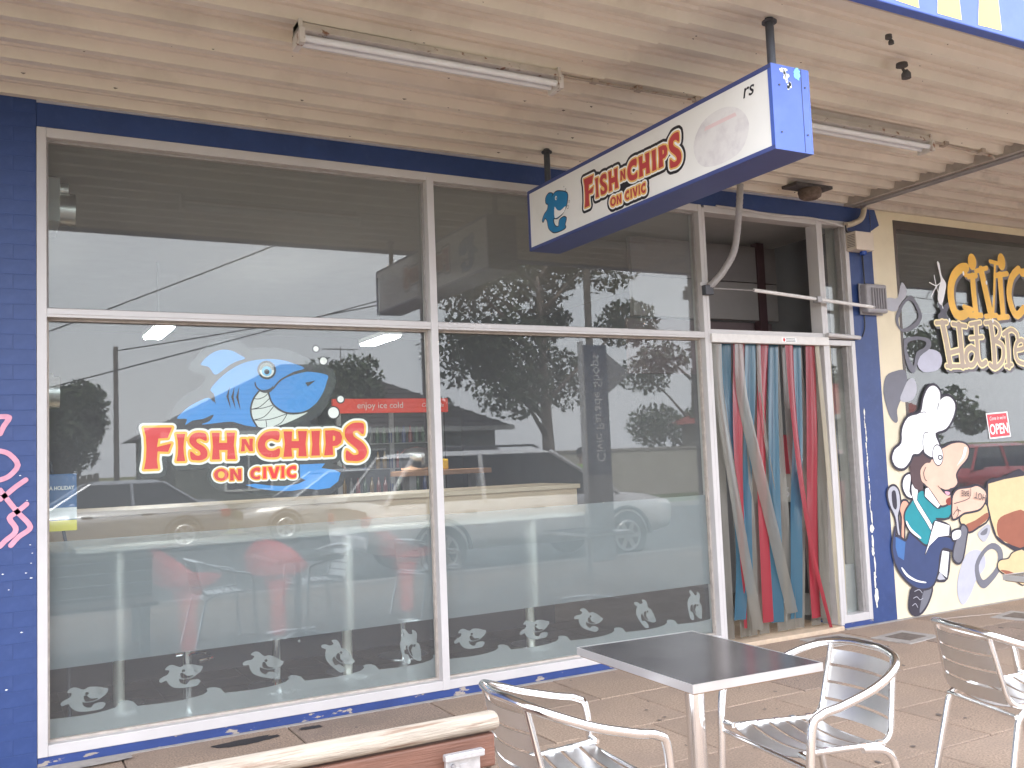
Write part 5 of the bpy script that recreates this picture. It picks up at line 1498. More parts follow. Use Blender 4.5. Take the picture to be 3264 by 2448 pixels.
def bench():
    b = thing('timber_bench', 'weathered timber slat bench back with galvanised bracket beside the chairs', 'bench', (0, 0, 0))
    grey = mat('weathered_timber', (.33, .28, .225), .85, var=.25, vscale=9, stretch=(.5, 6, 6), bump=.5, bscale=40, col2=(.20, .13, .09), c2lo=.54, c2hi=.66, c2scale=8)
    red = mat('red_oiled_timber', (.165, .075, .050), .6, var=.22, vscale=7, stretch=(.4, 5, 5), bump=.25, bscale=40, col2=(.11, .05, .034), c2lo=.5, c2hi=.7, c2scale=4)
    gal = mat('galvanised_steel', (.55, .55, .56), .42, metal=.7, var=.16, vscale=34, bump=.05)
    x0, x1, y = -1.3, 1.262, -3.18
    # rounded top rail
    pr = [(.034 * math.cos(a), .030 * math.sin(a) * (1 if math.sin(a) > 0 else .8)) for a in [2 * math.pi * i / 20 for i in range(20)]]
    v = [(x, y + q[0], .770 + q[1]) for x in (x0, x0 + (x1 - x0) / 3, x0 + 2 * (x1 - x0) / 3, x1 - .008, x1) for q in [(p[0] * (.86 if x == x1 else 1), p[1] * (.86 if x == x1 else 1)) for p in pr]]
    f = []
    for i in range(4):
        for k in range(20): f.append((i * 20 + k, i * 20 + (k + 1) % 20, (i + 1) * 20 + (k + 1) % 20, (i + 1) * 20 + k))
    f += [tuple(range(19, -1, -1)), tuple(80 + k for k in range(20))]
    MB().add(v, f).build('top_rail', grey, b, auto=True)
    for k in range(4):
        MB().box(x0, x1 - .012 - .004 * (k % 2), y - .022 - k * .006, y + .014 - k * .006, .652 - k * .098, .742 - k * .098).build('back_slat', red, b, bevel=.006)
    for k in range(4):
        MB().box(x0, x1 - .02, y + .02 + k * .105, y + .115 + k * .105, .385, .42).build('seat_slat', red, b, bevel=.006)
    for x in (1.13, -.2):
        br = MB().box(x - .052, x + .052, y - .062, y - .048, .02, .708).build('bracket', gal, b, bevel=.003)
        MB().box(x - .010, x + .014, y - .0635, y - .055, .05, .69).build('rib', gal, br)
        MB().box(x - .057, x + .062, y - .074, y - .050, .703, .722).build('lip', gal, br, bevel=.004)
        for z in (.69, .60, .50, .40): tube('bolt', [(x - .032, y - .06, z), (x - .032, y - .072, z)], .006, STEEL, br, 8)
        MB().box(x - .04, x + .04, y - .05, y + .42, .340, .384).build('seat_bracket', gal, b)
        MB().box(x - .04, x + .04, y + .36, y + .41, 0, .345).build('leg', gal, b)
bench()
# ------------------------------------------------------------------ inside the fish shop
def interior():
    fl = box('interior_floor', -1.4, 6.8, .245, 8.5, -.05, .012, mat('brown_tile_floor', (.07, .055, .048), .35, var=.2, vscale=6, col2=(.09, .075, .07), c2lo=.48, c2hi=.55, c2scale=3))
    tag(fl, kind='structure')
    t2 = mat('brown_floor_tile', (.085, .066, .056), .30, var=.18, vscale=10)
    for i in range(16):
        for j in range(7):
            box('tile', -.2 + i * .30, .093 + i * .30, .25 + j * .30, .543 + j * .30, .0, .018, t2, fl)
    wc = mat('interior_wall_paint', (.15, .15, .16), .8, var=.06, vscale=3)
    for nm, a in (('interior_wall', (-1.45, -1.4, .245, 8.5, 0, 3.55)), ('interior_wall', (6.78, 6.83, .245, 8.5, 0, 3.55)), ('interior_wall', (-1.4, 6.78, 8.45, 8.5, 0, 3.55))):
        tag(box(nm, *a, wc), kind='structure')
    cl = box('interior_ceiling', -1.45, 6.8, .245, 8.5, 3.46, 3.55, mat('interior_ceiling_paint', (.36, .35, .34), .8, var=.05))
    tag(cl, kind='structure')
    # service counter
    c = thing('service_counter', 'long beige laminate service counter inside the shop', 'counter')
    be = mat('beige_laminate', (.66, .49, .34), .5, var=.04)
    MB().box(-.6, 4.52, 1.45, 2.1, 1.0, 1.215).build('front', be, c, bevel=.004)
    MB().box(-.5, 4.42, 1.75, 2.05, 0, 1.0).build('base', mat('dark_counter_base', (.05, .045, .05), .6), c)
    MB().box(-.62, 4.54, 1.42, 2.12, 1.215, 1.255).build('top', mat('pale_counter_top', (.72, .56, .41), .4, var=.04), c, bevel=.006)
    s = thing('bain_marie', 'chrome topped food warmer on a brown shelf behind the counter', 'food warmer')
    MB().box(3.85, 4.90, 3.8, 4.2, 1.345, 1.40).build('shelf', mat('brown_timber_shelf', (.36, .19, .11), .6, var=.15), s, bevel=.004)
    for x in (3.95, 4.75): MB().box(x, x + .08, 3.9, 4.1, 0, 1.345).build('leg', STEEL, s)
    MB().lathe([(.16, 0), (.19, .05), (.19, .18), (.12, .24), (.02, .26)], 20, (4.08, 4.0, 1.40)).build('dome', ALU, s, auto=True)
    MB().box(4.36, 4.45, 3.95, 4.05, 1.40, 1.52).build('sauce_bottle', mat('mustard_plastic', (.75, .45, .03), .4), s, bevel=.02)
    # drinks fridge
    f = thing('drinks_fridge', 'tall drinks fridge with red enjoy ice cold header', 'fridge', (3.90, 6.1, 0))
    MB().box(-.05, 1.5, 0, .7, 0, 2.30).build('cabinet', mat('fridge_black', (.03, .03, .032), .4), f)
    hd = MB().box(-.08, 1.53, -.06, .0, 2.15, 2.335).build('header', mat('fridge_red', (.55, .03, .02), .4, var=.2, vscale=2, col2=(.75, .28, .03), c2lo=.60, c2hi=.75, c2scale=2, emit=(.55, .05, .02), estr=.10), f)
    words('header_words', 'enjoy ice cold', .115, WHITE, hd, FACE_WALL(-.062) @ Matrix.Translation((.56, 2.245, 0)))
    words('header_mark', 'Coca-Cola', .075, WHITE, hd, FACE_WALL(-.062) @ Matrix.Translation((1.30, 2.245, 0)), shear=.3)
    for i, x in enumerate((.0, .72, 1.44)): MB().box(x - .03, x + .03, -.03, .02, .1, 2.15).build('door_stile', STEEL, f)
    rng = random.Random(6)
    for j in range(5):
        MB().box(.0, 1.44, -.012, .0, .42 + j * .33, .435 + j * .33).build('shelf', STEEL, f)
        for i in range(15):
            x = .06 + i * .093
            col = rng.choice(((.14, .02, .02), (.03, .06, .03), (.16, .09, .02), (.12, .12, .12), (.03, .04, .12)))
            MB().lathe([(.028, 0), (.030, .12), (.012, .18), (.012, .22)], 8, (x, -.005, .435 + j * .33)).build('bottle', mat('drink_%d%d%d' % tuple(int(q * 99) for q in col), col, .3, var=.05), f)
    # window bar with chrome poles
    bt = thing('window_bar', 'narrow pale bar table on chrome poles along the inside of the window', 'bar table')
    MB().box(.45, 4.15, .86, 1.24, 1.02, 1.05).build('bar_top', mat('pale_bar_top', (.60, .55, .48), .4), bt, bevel=.006)
    for x in (.72, 2.25, 3.77):
        po = tube('pole', [(x, 1.05, .012), (x, 1.05, 1.03)], .035, mat('satin_pole', (.78, .76, .68), .35, metal=.3), bt, 14)
        MB().lathe([(.16, .012), (.16, .03), (.05, .045)], 20, (x, 1.05, 0)).build('pole_base', ALU, po, auto=True)
    # red stools
    rp = mat('red_stool_plastic', (.78, .06, .06), .4, var=.05)
    first = None
    for k, (x, y, a, lab) in enumerate(((1.10, .80, .3, 'red bucket bar stool on chrome stem, nearest the blue brick pier'), (1.72, .98, 1.0, 'red bucket bar stool on chrome stem, middle one at the window bar'), (2.80, 1.35, -.6, 'red bucket bar stool on chrome stem, behind the mullion'))):
        if first is None:
            st = thing('bar_stool', lab, 'stool', (x, y, .012), a, 'red stools at the window bar')
            MB().lathe([(.20, 0), (.20, .012), (.06, .03), (.028, .05), (.028, .38)], 22).build('base', ALU, st, auto=True)
            MB().lathe([(.05, .36), (.055, .40), (.058, .62), (.10, .74), (.19, .78)], 20).build('stem_cover', rp, st, auto=True)
            v = []; f_ = []
            n = 16
            for q in range(n):
                an = 2 * math.pi * q / n
                hz = .80 + .20 * max(0, -math.cos(an)) ** 1.2
                v += [(.17 * math.cos(an), .17 * math.sin(an), .775), (.21 * math.cos(an), .21 * math.sin(an), .80), (.22 * math.cos(an), .22 * math.sin(an), hz + .02)]
            for q in range(n):
                p = (q + 1) % n
                f_ += [(q * 3, p * 3, p * 3 + 1, q * 3 + 1), (q * 3 + 1, p * 3 + 1, p * 3 + 2, q * 3 + 2)]
            f_.append(tuple(q * 3 for q in range(n)))
            MB().add(v, f_).build('bucket_seat', rp, st, smooth=True)
            MB().tube([(.16 * math.cos(a_), .16 * math.sin(a_), .30) for a_ in [math.pi * i / 12 - math.pi / 2 for i in range(13)]], .010, 8).build('foot_ring', ALU, st, auto=True)
            first = st
        else:
            st = copy_tree(first, None, (x, y, .012), a)
            st['label'] = lab
    # lit ceiling troffers
    for k, (x, y, lab) in enumerate(((1.36, 3.6, 'lit ceiling light panel inside, above the left end of counter'), (3.60, 3.75, 'lit ceiling light panel inside, in front of the drinks fridge'))):
        l = thing('ceiling_light', lab, 'ceiling light', (x, y, 2.80), R(90))
        MB().box(-.40, .40, -.09, .09, .0, .05).build('housing', WHITE, l)
        MB().box(-.38, .38, -.075, .075, -.02, .0).build('diffuser', mat('lit_diffuser', (.9, .9, .9), .5, emit=(1, .98, .92), estr=30), l)
        MB().tube([(0, 0, .06), (0, 0, .69)], .01, 6).build('drop_rod', STEEL, l)
    # bulkhead over the door
    b = thing('bulkhead', 'panelled grey bulkhead boards inside above the doorway', 'bulkhead')
    bm_ = mat('grey_board', (.20, .175, .175), .7, var=.05)
    MB().box(4.9, 6.6, 1.0, 1.05, 3.06, 3.40).build('board', bm_, b)
    MB().box(4.9, 6.6, 1.0, 1.05, 2.70, 3.05).build('board', mat('pale_grey_board', (.26, .235, .23), .7, var=.05), b)
    MB().box(6.35, 6.44, .98, 1.06, 2.1, 3.44).build('post', mat('dark_red_post', (.07, .035, .04), .6), b)
    MB().box(4.9, 6.6, 1.1, 1.14, 2.2, 2.69).build('board', mat('dark_board', (.17, .125, .13), .7), b)
    # fan units up at the left
    for k, (x, y, z, w, h, lab) in enumerate(((.14, 1.1, 3.17, .42, .36, 'white wall unit with silver ducts up inside the window corner'), (.10, 1.5, 2.02, .36, .20, 'white speaker unit with round grille inside the left wall'))):
        u = thing('wall_unit' if k == 0 else 'wall_speaker', lab, 'wall unit', (x, y, z))
        MB().box(-.3, w * .6, 0, .5, 0, h).build('case', mat('white_unit', (.70, .72, .72), .4, var=.03), u, bevel=.006)
        tube('duct', [(w * .6, .2, h * .35), (w * .6 + .10, .2, h * .35)], .11, ALU_SLAT, u, 18)
        tube('duct', [(w * .6, .2, h * .75), (w * .6 + .06, .2, h * .75)], .06, ALU_SLAT, u, 16)
    # holiday poster leaning in the corner of the window
    p = thing('poster_stand', 'blue and yellow holiday poster standing in the window corner', 'poster', (.29, .30, 1.14))
    MB().box(-.02, .135, .0, .012, .12, .38).build('board', mat('poster_blue', (.03, .12, .30), .4, var=.2), p)
    MB().box(-.02, .135, -.002, .012, .06, .119).build('yellow_strip', mat('poster_yellow', (.80, .68, .03), .4, var=.05), p)
    MB().box(-.02, .135, -.003, -.0008, .125, .19).build('white_strip', WHITE, p)
    words('poster_words', 'A HOLIDAY', .03, WHITE, p, FACE_WALL(-.004) @ Matrix.Translation((.058, .30, 0)), sx=.8, bold=.001)
    MB().tube([(.0, .03, .45), (.08, .06, .0), (.10, .08, -1.04)], .010, 8).build('stand', DARKSTEEL, p)
    # price board in the doorway
    pr = thing('price_board', 'black notice board and red cabinet standing inside the doorway', 'notice board', (6.25, .64, .012), R(-50))
    MB().box(-.35, .35, 0, .04, .2, 1.0).build('board', mat('black_board', (.025, .025, .027), .5), pr)
    MB().box(-.35, .55, .05, .4, 0, 1.25).build('cabinet', mat('pale_cabinet', (.50, .48, .44), .5, var=.05), pr)
    MB().box(-.05, .12, .02, .05, 1.25, 1.6).build('till', mat('red_till', (.40, .03, .05), .4), pr)
    words('board_words', '50', .13, WHITE, pr, FACE_WALL(.045) @ Matrix.Translation((.0, 1.08, 0)))
interior()

# ------------------------------------------------------------------ the street behind the camera, seen in the glass
def wheel(parent, x, y, z, r, w):
    wh = thing('w', None, None); del_keys(wh); wh.name = 'wheel'; wh.parent = parent
    wh.location = (x, y, z)
    ty = mat('tyre_rubber', (.022, .022, .023), .8, var=.15)
    prof = [(r * .62, -w * .45), (r * .92, -w * .5), (r, -w * .3), (r, w * .3), (r * .92, w * .5), (r * .62, w * .45)]
    mb = MB().lathe(prof, 24)
    mb.v = [(a, c, b) for a, b, c in mb.v]
    mb.build('tyre', ty, wh, auto=True)
    sp = MB()
    s = 1 if y > 0 else -1
    sp.tube([(r * .58 * math.cos(a), s * w * .46, r * .58 * math.sin(a)) for a in [2 * math.pi * i / 24 for i in range(24)]], .02, 6, closed=True)
    for k in range(6):
        a = k * math.pi / 3
        sp.obox((r * .30 * math.cos(a), s * w * .47, r * .30 * math.sin(a)), (r * .30 * math.cos(a), 0, r * .30 * math.sin(a)), (-.035 * math.sin(a), 0, .035 * math.cos(a)), (0, .012, 0))
    sp.tube([(0, s * w * .44, 0), (0, s * w * .52, 0)], r * .14, 10)
    sp.build('rim', ALU_SLAT, wh)

def car(label, cat, loc, rz, paint, low, cab, width, wheels, wr=.33, bed=None, word=None, name='parked_car'):
    """low: (x, z_bottom, z_top) stations of the lower body; cab: (x_base_rear, x_top_rear, x_top_front, x_base_front, z_belt, z_roof)"""
    t = thing(name, label, cat, loc, rz)
    hw = width / 2
    v = []; f = []
    for (x, zb, zt, k) in low:
        w = hw * k
        ring = [(x, -w * .90, zb), (x, -w, zb + .16), (x, -w * 1.0, zb + (zt - zb) * .62), (x, -w * .94, zt), (x, -w * .5, zt + .02), (x, 0, zt + .03)]
        ring = ring + [(a, -b, c) for a, b, c in reversed(ring[:-1])]
        v += ring
    n = 11
    for i in range(len(low) - 1):
        for k in range(n - 1):
            f.append((i * n + k, i * n + k + 1, (i + 1) * n + k + 1, (i + 1) * n + k))
        f.append((i * n + n - 1, i * n, (i + 1) * n, (i + 1) * n + n - 1))
    f.append(tuple(range(n))); f.append(tuple((len(low) - 1) * n + k for k in range(n - 1, -1, -1)))
    body = MB().add(v, f).build('body', paint, t, smooth=True)
    a, b_, c, d, zb, zr = cab
    w0, w1 = hw * .93, hw * .76
    gl = mat('dark_car_glass', (.02, .024, .028), .08, var=.05, spec=.8)
    V = [(a, -w0, zb), (d, -w0, zb), (d, w0, zb), (a, w0, zb), (b_, -w1, zr - .04), (c, -w1, zr - .04), (c, w1, zr - .04), (b_, w1, zr - .04)]
    MB().add(V, [(0, 1, 5, 4), (1, 2, 6, 5), (2, 3, 7, 6), (3, 0, 4, 7), (4, 5, 6, 7)]).build('glasshouse', gl, t)
    mid = (b_ + c) / 2
    MB().add([(b_ - .05, -w1 - .02, zr - .05), (c + .06, -w1 - .02, zr - .05), (c + .06, w1 + .02, zr - .05), (b_ - .05, w1 + .02, zr - .05),
              (b_ + .12, -w1 * .7, zr + .02), (c - .12, -w1 * .7, zr + .02), (c - .12, w1 * .7, zr + .02), (b_ + .12, w1 * .7, zr + .02)],
             [(0, 1, 5, 4), (1, 2, 6, 5), (2, 3, 7, 6), (3, 0, 4, 7), (4, 5, 6, 7), (3, 2, 1, 0)]).build('roof', paint, t, bevel=.012)
    for s in (-1, 1):
        for p, q in (((a, s * (w0 + .005), zb - .02), (b_, s * (w1 + .01), zr - .03)), ((d, s * (w0 + .005), zb - .02), (c, s * (w1 + .01), zr - .03)), ((mid - .1, s * (w0 + .01), zb - .02), (mid - .08, s * (w1 + .01), zr - .03))):
            MB().tube([p, q], .035, 6).build('pillar', paint, t)
        MB().obox((d - .45, s * (hw + .09), zb + .08), (.05, 0, 0), (0, .09, 0), (0, 0, .065)).build('mirror', paint, t, bevel=.03)
        for x in (mid - .35, mid + .75):
            if x < d - .1: MB().obox((x, s * (hw * .985), zb - .14), (.10, 0, 0), (0, .018, 0), (0, 0, .018)).build('door_handle', paint, t, bevel=.008)
        xf, xr = low[-1][0], low[0][0]
        MB().obox((xf - .10, s * hw * .70, low[-1][2] - .10), (.10, 0, 0), (0, .17, 0), (0, 0, .07)).build('headlight', mat('headlight_lens', (.75, .77, .80), .1, var=.03), t, bevel=.03)
        MB().obox((xr + .08, s * hw * .78, low[0][2] - .14), (.10, 0, 0), (0, .13, 0), (0, 0, .08)).build('tail_light', mat('tail_lens', (.45, .02, .03), .15, var=.05), t, bevel=.03)
        for x in wheels:
            wheel(t, x, s * (hw - .09), wr, wr, .21)
            MB().tube([(x + (wr + .05) * math.cos(q), s * (hw - .005), wr + (wr + .05) * math.sin(q)) for q in [math.pi * i / 12 for i in range(13)]], .03, 6).build('wheel_arch', mat('dark_arch', (.05, .05, .052), .7), t)
    MB().box(low[-1][0] - .12, low[-1][0] + .03, -hw * .8, hw * .8, low[-1][1] + .02, low[-1][1] + .2).build('bumper', paint, t, bevel=.04)
    MB().box(low[0][0] - .03, low[0][0] + .12, -hw * .8, hw * .8, low[0][1] + .02, low[0][1] + .2).build('bumper', paint, t, bevel=.04)
    if bed:
        for s in (-1, 1): MB().box(bed[0], bed[1], s * hw * .93 - .03, s * hw * .93 + .03, zb - .1, zb + .06).build('tray_side', paint, t, bevel=.01)
    return t

def street_cars():
    sil = mat('silver_car_paint', (.42, .43, .46), .28, metal=.6, var=.03, coat=.5)
    whi = mat('white_car_paint', (.82, .82, .83), .3, var=.02, coat=.3)
    redp = mat('red_car_paint', (.40, .02, .03), .25, var=.03, coat=.6)
    zr = -.14
    sed = [(-2.3, .32, .86, .80), (-2.1, .26, .96, .94), (-1.2, .22, .98, 1), (0, .20, .95, 1), (1.1, .20, .92, 1), (1.9, .22, .82, .97), (2.25, .28, .70, .84)]
    car('silver sedan parked on the far side of the street', 'car', (2.05, -15.3, zr), math.pi, sil, sed, (-1.75, -1.0, .35, 1.15, .93, 1.45), 1.78, (-1.38, 1.40))
    car('pale silver hatchback parked behind the silver sedan', 'car', (6.9, -15.35, zr), math.pi, mat('pale_silver_paint', (.55, .56, .57), .28, metal=.5, var=.03, coat=.5), sed, (-2.0, -1.55, .35, 1.2, .93, 1.50), 1.76, (-1.36, 1.38))
    ute = [(-2.6, .45, .98, .92), (-2.45, .40, 1.05, 1), (-1.0, .38, 1.06, 1), (.2, .36, 1.06, 1), (1.2, .36, 1.04, 1), (2.0, .38, .98, .98), (2.5, .44, .86, .86)]
    wg = car('white four wheel drive wagon parked at the kerb opposite the shop window', 'car', (7.0, -7.15, zr), 0, whi, ute, (-2.35, -1.85, .35, 1.45, 1.06, 1.74), 1.84, (-1.55, 1.55), wr=.38)
    for s in (-1, 1): MB().tube([(-1.7, s * .62, 1.77), (-1.6, s * .62, 1.81), (.1, s * .62, 1.81), (.2, s * .62, 1.77)], .018, 8).build('roof_rail', DARKSTEEL, wg)
    car('red hatchback parked further along in front of the bakery', 'car', (21.3, -9.0, zr), .0, redp, sed, (-2.0, -1.55, .35, 1.2, .93, 1.48), 1.76, (-1.36, 1.38))
    car('dark red wagon parked across from the bakery', 'car', (14.0, -7.4, zr), .0, mat('dark_red_paint', (.25, .015, .03), .25, coat=.6), sed, (-2.1, -1.8, .35, 1.2, .93, 1.50), 1.76, (-1.36, 1.38))
street_cars()

# ---- vegetation
LEAF = {}
def leaf_mesh(key, n, col, clumps, rad, size, seed):
    rng = random.Random(seed)
    m = mat('foliage_' + key, col, .7, var=.35, vscale=2.0)
    cs = []
    for (cx, cy, cz, r) in clumps: cs.append((cx, cy, cz, r))
    v = []; f = []
    for i in range(n):
        cx, cy, cz, r = rng.choice(cs)
        d = Vector((rng.gauss(0, 1), rng.gauss(0, 1), rng.gauss(0, 1))).normalized() * r * rng.random() ** .45
        p = Vector((cx, cy, cz)) + Vector((d.x, d.y, d.z * .75))
        a = Vector((rng.uniform(-1, 1), rng.uniform(-1, 1), rng.uniform(-1, 1))).normalized()
        b = a.cross(Vector((rng.uniform(-1, 1), rng.uniform(-1, 1), rng.uniform(-1, 1)))).normalized()
        s = size * rng.uniform(.6, 1.4)
        k = len(v)
        v += [p - a * s, p + b * s * .45, p + a * s, p - b * s * .45]
        f.append((k, k + 1, k + 2, k + 3))
    return v, f, m

def tree(name, label, loc, h, spread, n, col, seed, size=.16, trunk_r=.2, base=.35, cat='tree', barkc=(.16, .13, .11)):
    rng = random.Random(seed)
    t = thing(name, label, cat, loc)
    bark = mat('bark_%d' % seed, barkc, .9, var=.3, vscale=6, bump=.5, bscale=20, stretch=(3, 3, .6))
    tr = MB()
    lean = rng.uniform(-.4, .4)
    P = [(0, 0, -.2), (lean * .2, 0, h * .2), (lean * .6, .1, h * .45), (lean, .1, h * .8)]
    tr.tube(catmull3(P, 4), trunk_r, 9, radii=[trunk_r * (1.1 - .85 * i / 12) for i in range(13)])
    clumps = []
    for k in range(14):
        a = rng.uniform(0, 2 * math.pi); z = rng.uniform(base, .97) * h
        rr = spread * (1 - .5 * abs(z / h - .6)) * rng.uniform(.35, 1)
        e = (lean * z / h + rr * math.cos(a), rr * math.sin(a), z)
        s0 = (lean * .5, .05, max(h * .18, z - rr * .8))
        tr.tube([s0, ((s0[0] + e[0]) / 2, (s0[1] + e[1]) / 2, (s0[2] + e[2]) / 2 + .15), e], .05, 5, radii=[trunk_r * .4, trunk_r * .22, .02])
        clumps.append((e[0], e[1], e[2], spread * rng.uniform(.22, .42)))
    tr.build('trunk', bark, t, smooth=True)
    v, f, m = leaf_mesh(name + str(seed), n, col, clumps, spread, size, seed)
    MB().add(v, f).build('crown', m, t)
    return t
tree('she_oak', 'tall feathery she-oak standing beside the street sign across the road', (16.4, -21.5, -.15), 9.6, 4.4, 15000, (.055, .075, .035), 1, .12, .26, .38)
tree('gum_tree', 'open crowned gum tree behind the tiled roof house', (1.6, -37, -.15), 5.6, 3.0, 9000, (.05, .075, .03), 2, 0.14, .22, .4)
tree('gum_tree', 'dark rounded tree at the near end of the tiled roof house', (.4, -26, -.15), 3.5, 2.4, 9000, (.035, .055, .02), 3, 0.12, .22, .15)
tree('garden_tree', 'leafy garden tree beside the hatchback across the road', (12.2, -27, -.15), 4.9, 3.2, 8100, (.055, .085, .03), 4, 0.11, .15, .15)
tree('garden_tree', 'bushy tree behind the long garden wall', (27, -27, -.15), 6.5, 3.6, 8100, (.045, .07, .025), 5, 0.13, .2, .15)
tree('garden_tree', 'slim young tree in front of the tiled roof house', (8.3, -20.0, -.1), 4.0, 1.6, 2200, (.05, .075, .03), 6, .13, .09, .4)
tree('garden_tree', 'round topped tree far along the street past the bakery', (44, -30, -.15), 7.0, 4.2, 4500, (.045, .07, .025), 8, .2, .2, .15)
tree('garden_tree', 'wide spreading tree far along the street beyond the wall', (36, -34, -.15), 7.5, 4.8, 4500, (.05, .075, .028), 9, .2, .2, .15)

def house(label, loc, w, d, hw, hr, wallc, roofc, seed):
    h = thing('house', label, 'house', loc)
    wm = mat('house_wall_%d' % seed, wallc, .85, var=.08, vscale=3)
    rm = mat('roof_tile_%d' % seed, roofc, .8, var=.2, vscale=10)
    MB().box(-w / 2, w / 2, -d / 2, d / 2, 0, hw).build('wall', wm, h)
    o = .5
    A = [(-w / 2 - o, -d / 2 - o, hw), (w / 2 + o, -d / 2 - o, hw), (w / 2 + o, d / 2 + o, hw), (-w / 2 - o, d / 2 + o, hw), (-w / 2 + d / 2, 0, hr), (w / 2 - d / 2, 0, hr)]
    rf = MB().add(A, [(0, 1, 5, 4), (2, 3, 4, 5), (1, 2, 5), (3, 0, 4), (3, 2, 1, 0)]).build('roof', rm, h)
    # tile courses on the slope that faces the street
    for k in range(14):
        u0 = k / 14
        y = (d / 2 + o) * (1 - u0); z = hw + (hr - hw) * u0
        xl = -w / 2 - o + (d / 2 + o) * u0; xr = w / 2 + o - (d / 2 + o) * u0
        MB().box(xl, xr, y - .20, y, z - .0, z + .05).build('tile_course', rm, rf)
    MB().box(-w / 2 - o, w / 2 + o, d / 2 + o - .02, d / 2 + o + .08, hw - .14, hw + .02).build('gutter', mat('gutter_white', (.55, .56, .56), .5), h)
    for x in (-w * .3, w * .05, w * .32):
        wn = MB().box(x - .75, x + .75, d / 2 - .02, d / 2 + .05, .9, 2.1).build('window', WHITE, h)
        MB().box(x - .68, x - .03, d / 2 + .05, d / 2 + .06, .97, 2.03).box(x + .03, x + .68, d / 2 + .05, d / 2 + .06, .97, 2.03).build('panes', mat('house_glass', (.03, .035, .04), .1), wn)
    MB().tube([(w * .12, 0, hr - .3), (w * .12, 0, hr + .7)], .025, 6).build('antenna_mast', STEEL, h)
    an = MB()
    an.tube([(w * .12 - .7, 0, hr + .6), (w * .12 + .7, 0, hr + .6)], .02, 6)
    for k in range(7): an.tube([(w * .12 - .6 + k * .2, -.3, hr + .6), (w * .12 - .6 + k * .2, .3, hr + .6)], .012, 5)
    an.build('antenna', STEEL, h)
    return h
house('low house with dark tiled hip roof across the road', (10.4, -29, -.15), 11, 9, 2.75, 5.4, (.20, .22, .20), (.065, .055, .055), 1)
house('brick house with orange tiled roof past the long garden wall', (29.3, -23, -.15), 7, 6.5, 2.7, 4.6, (.48, .44, .40), (.36, .07, .05), 2)

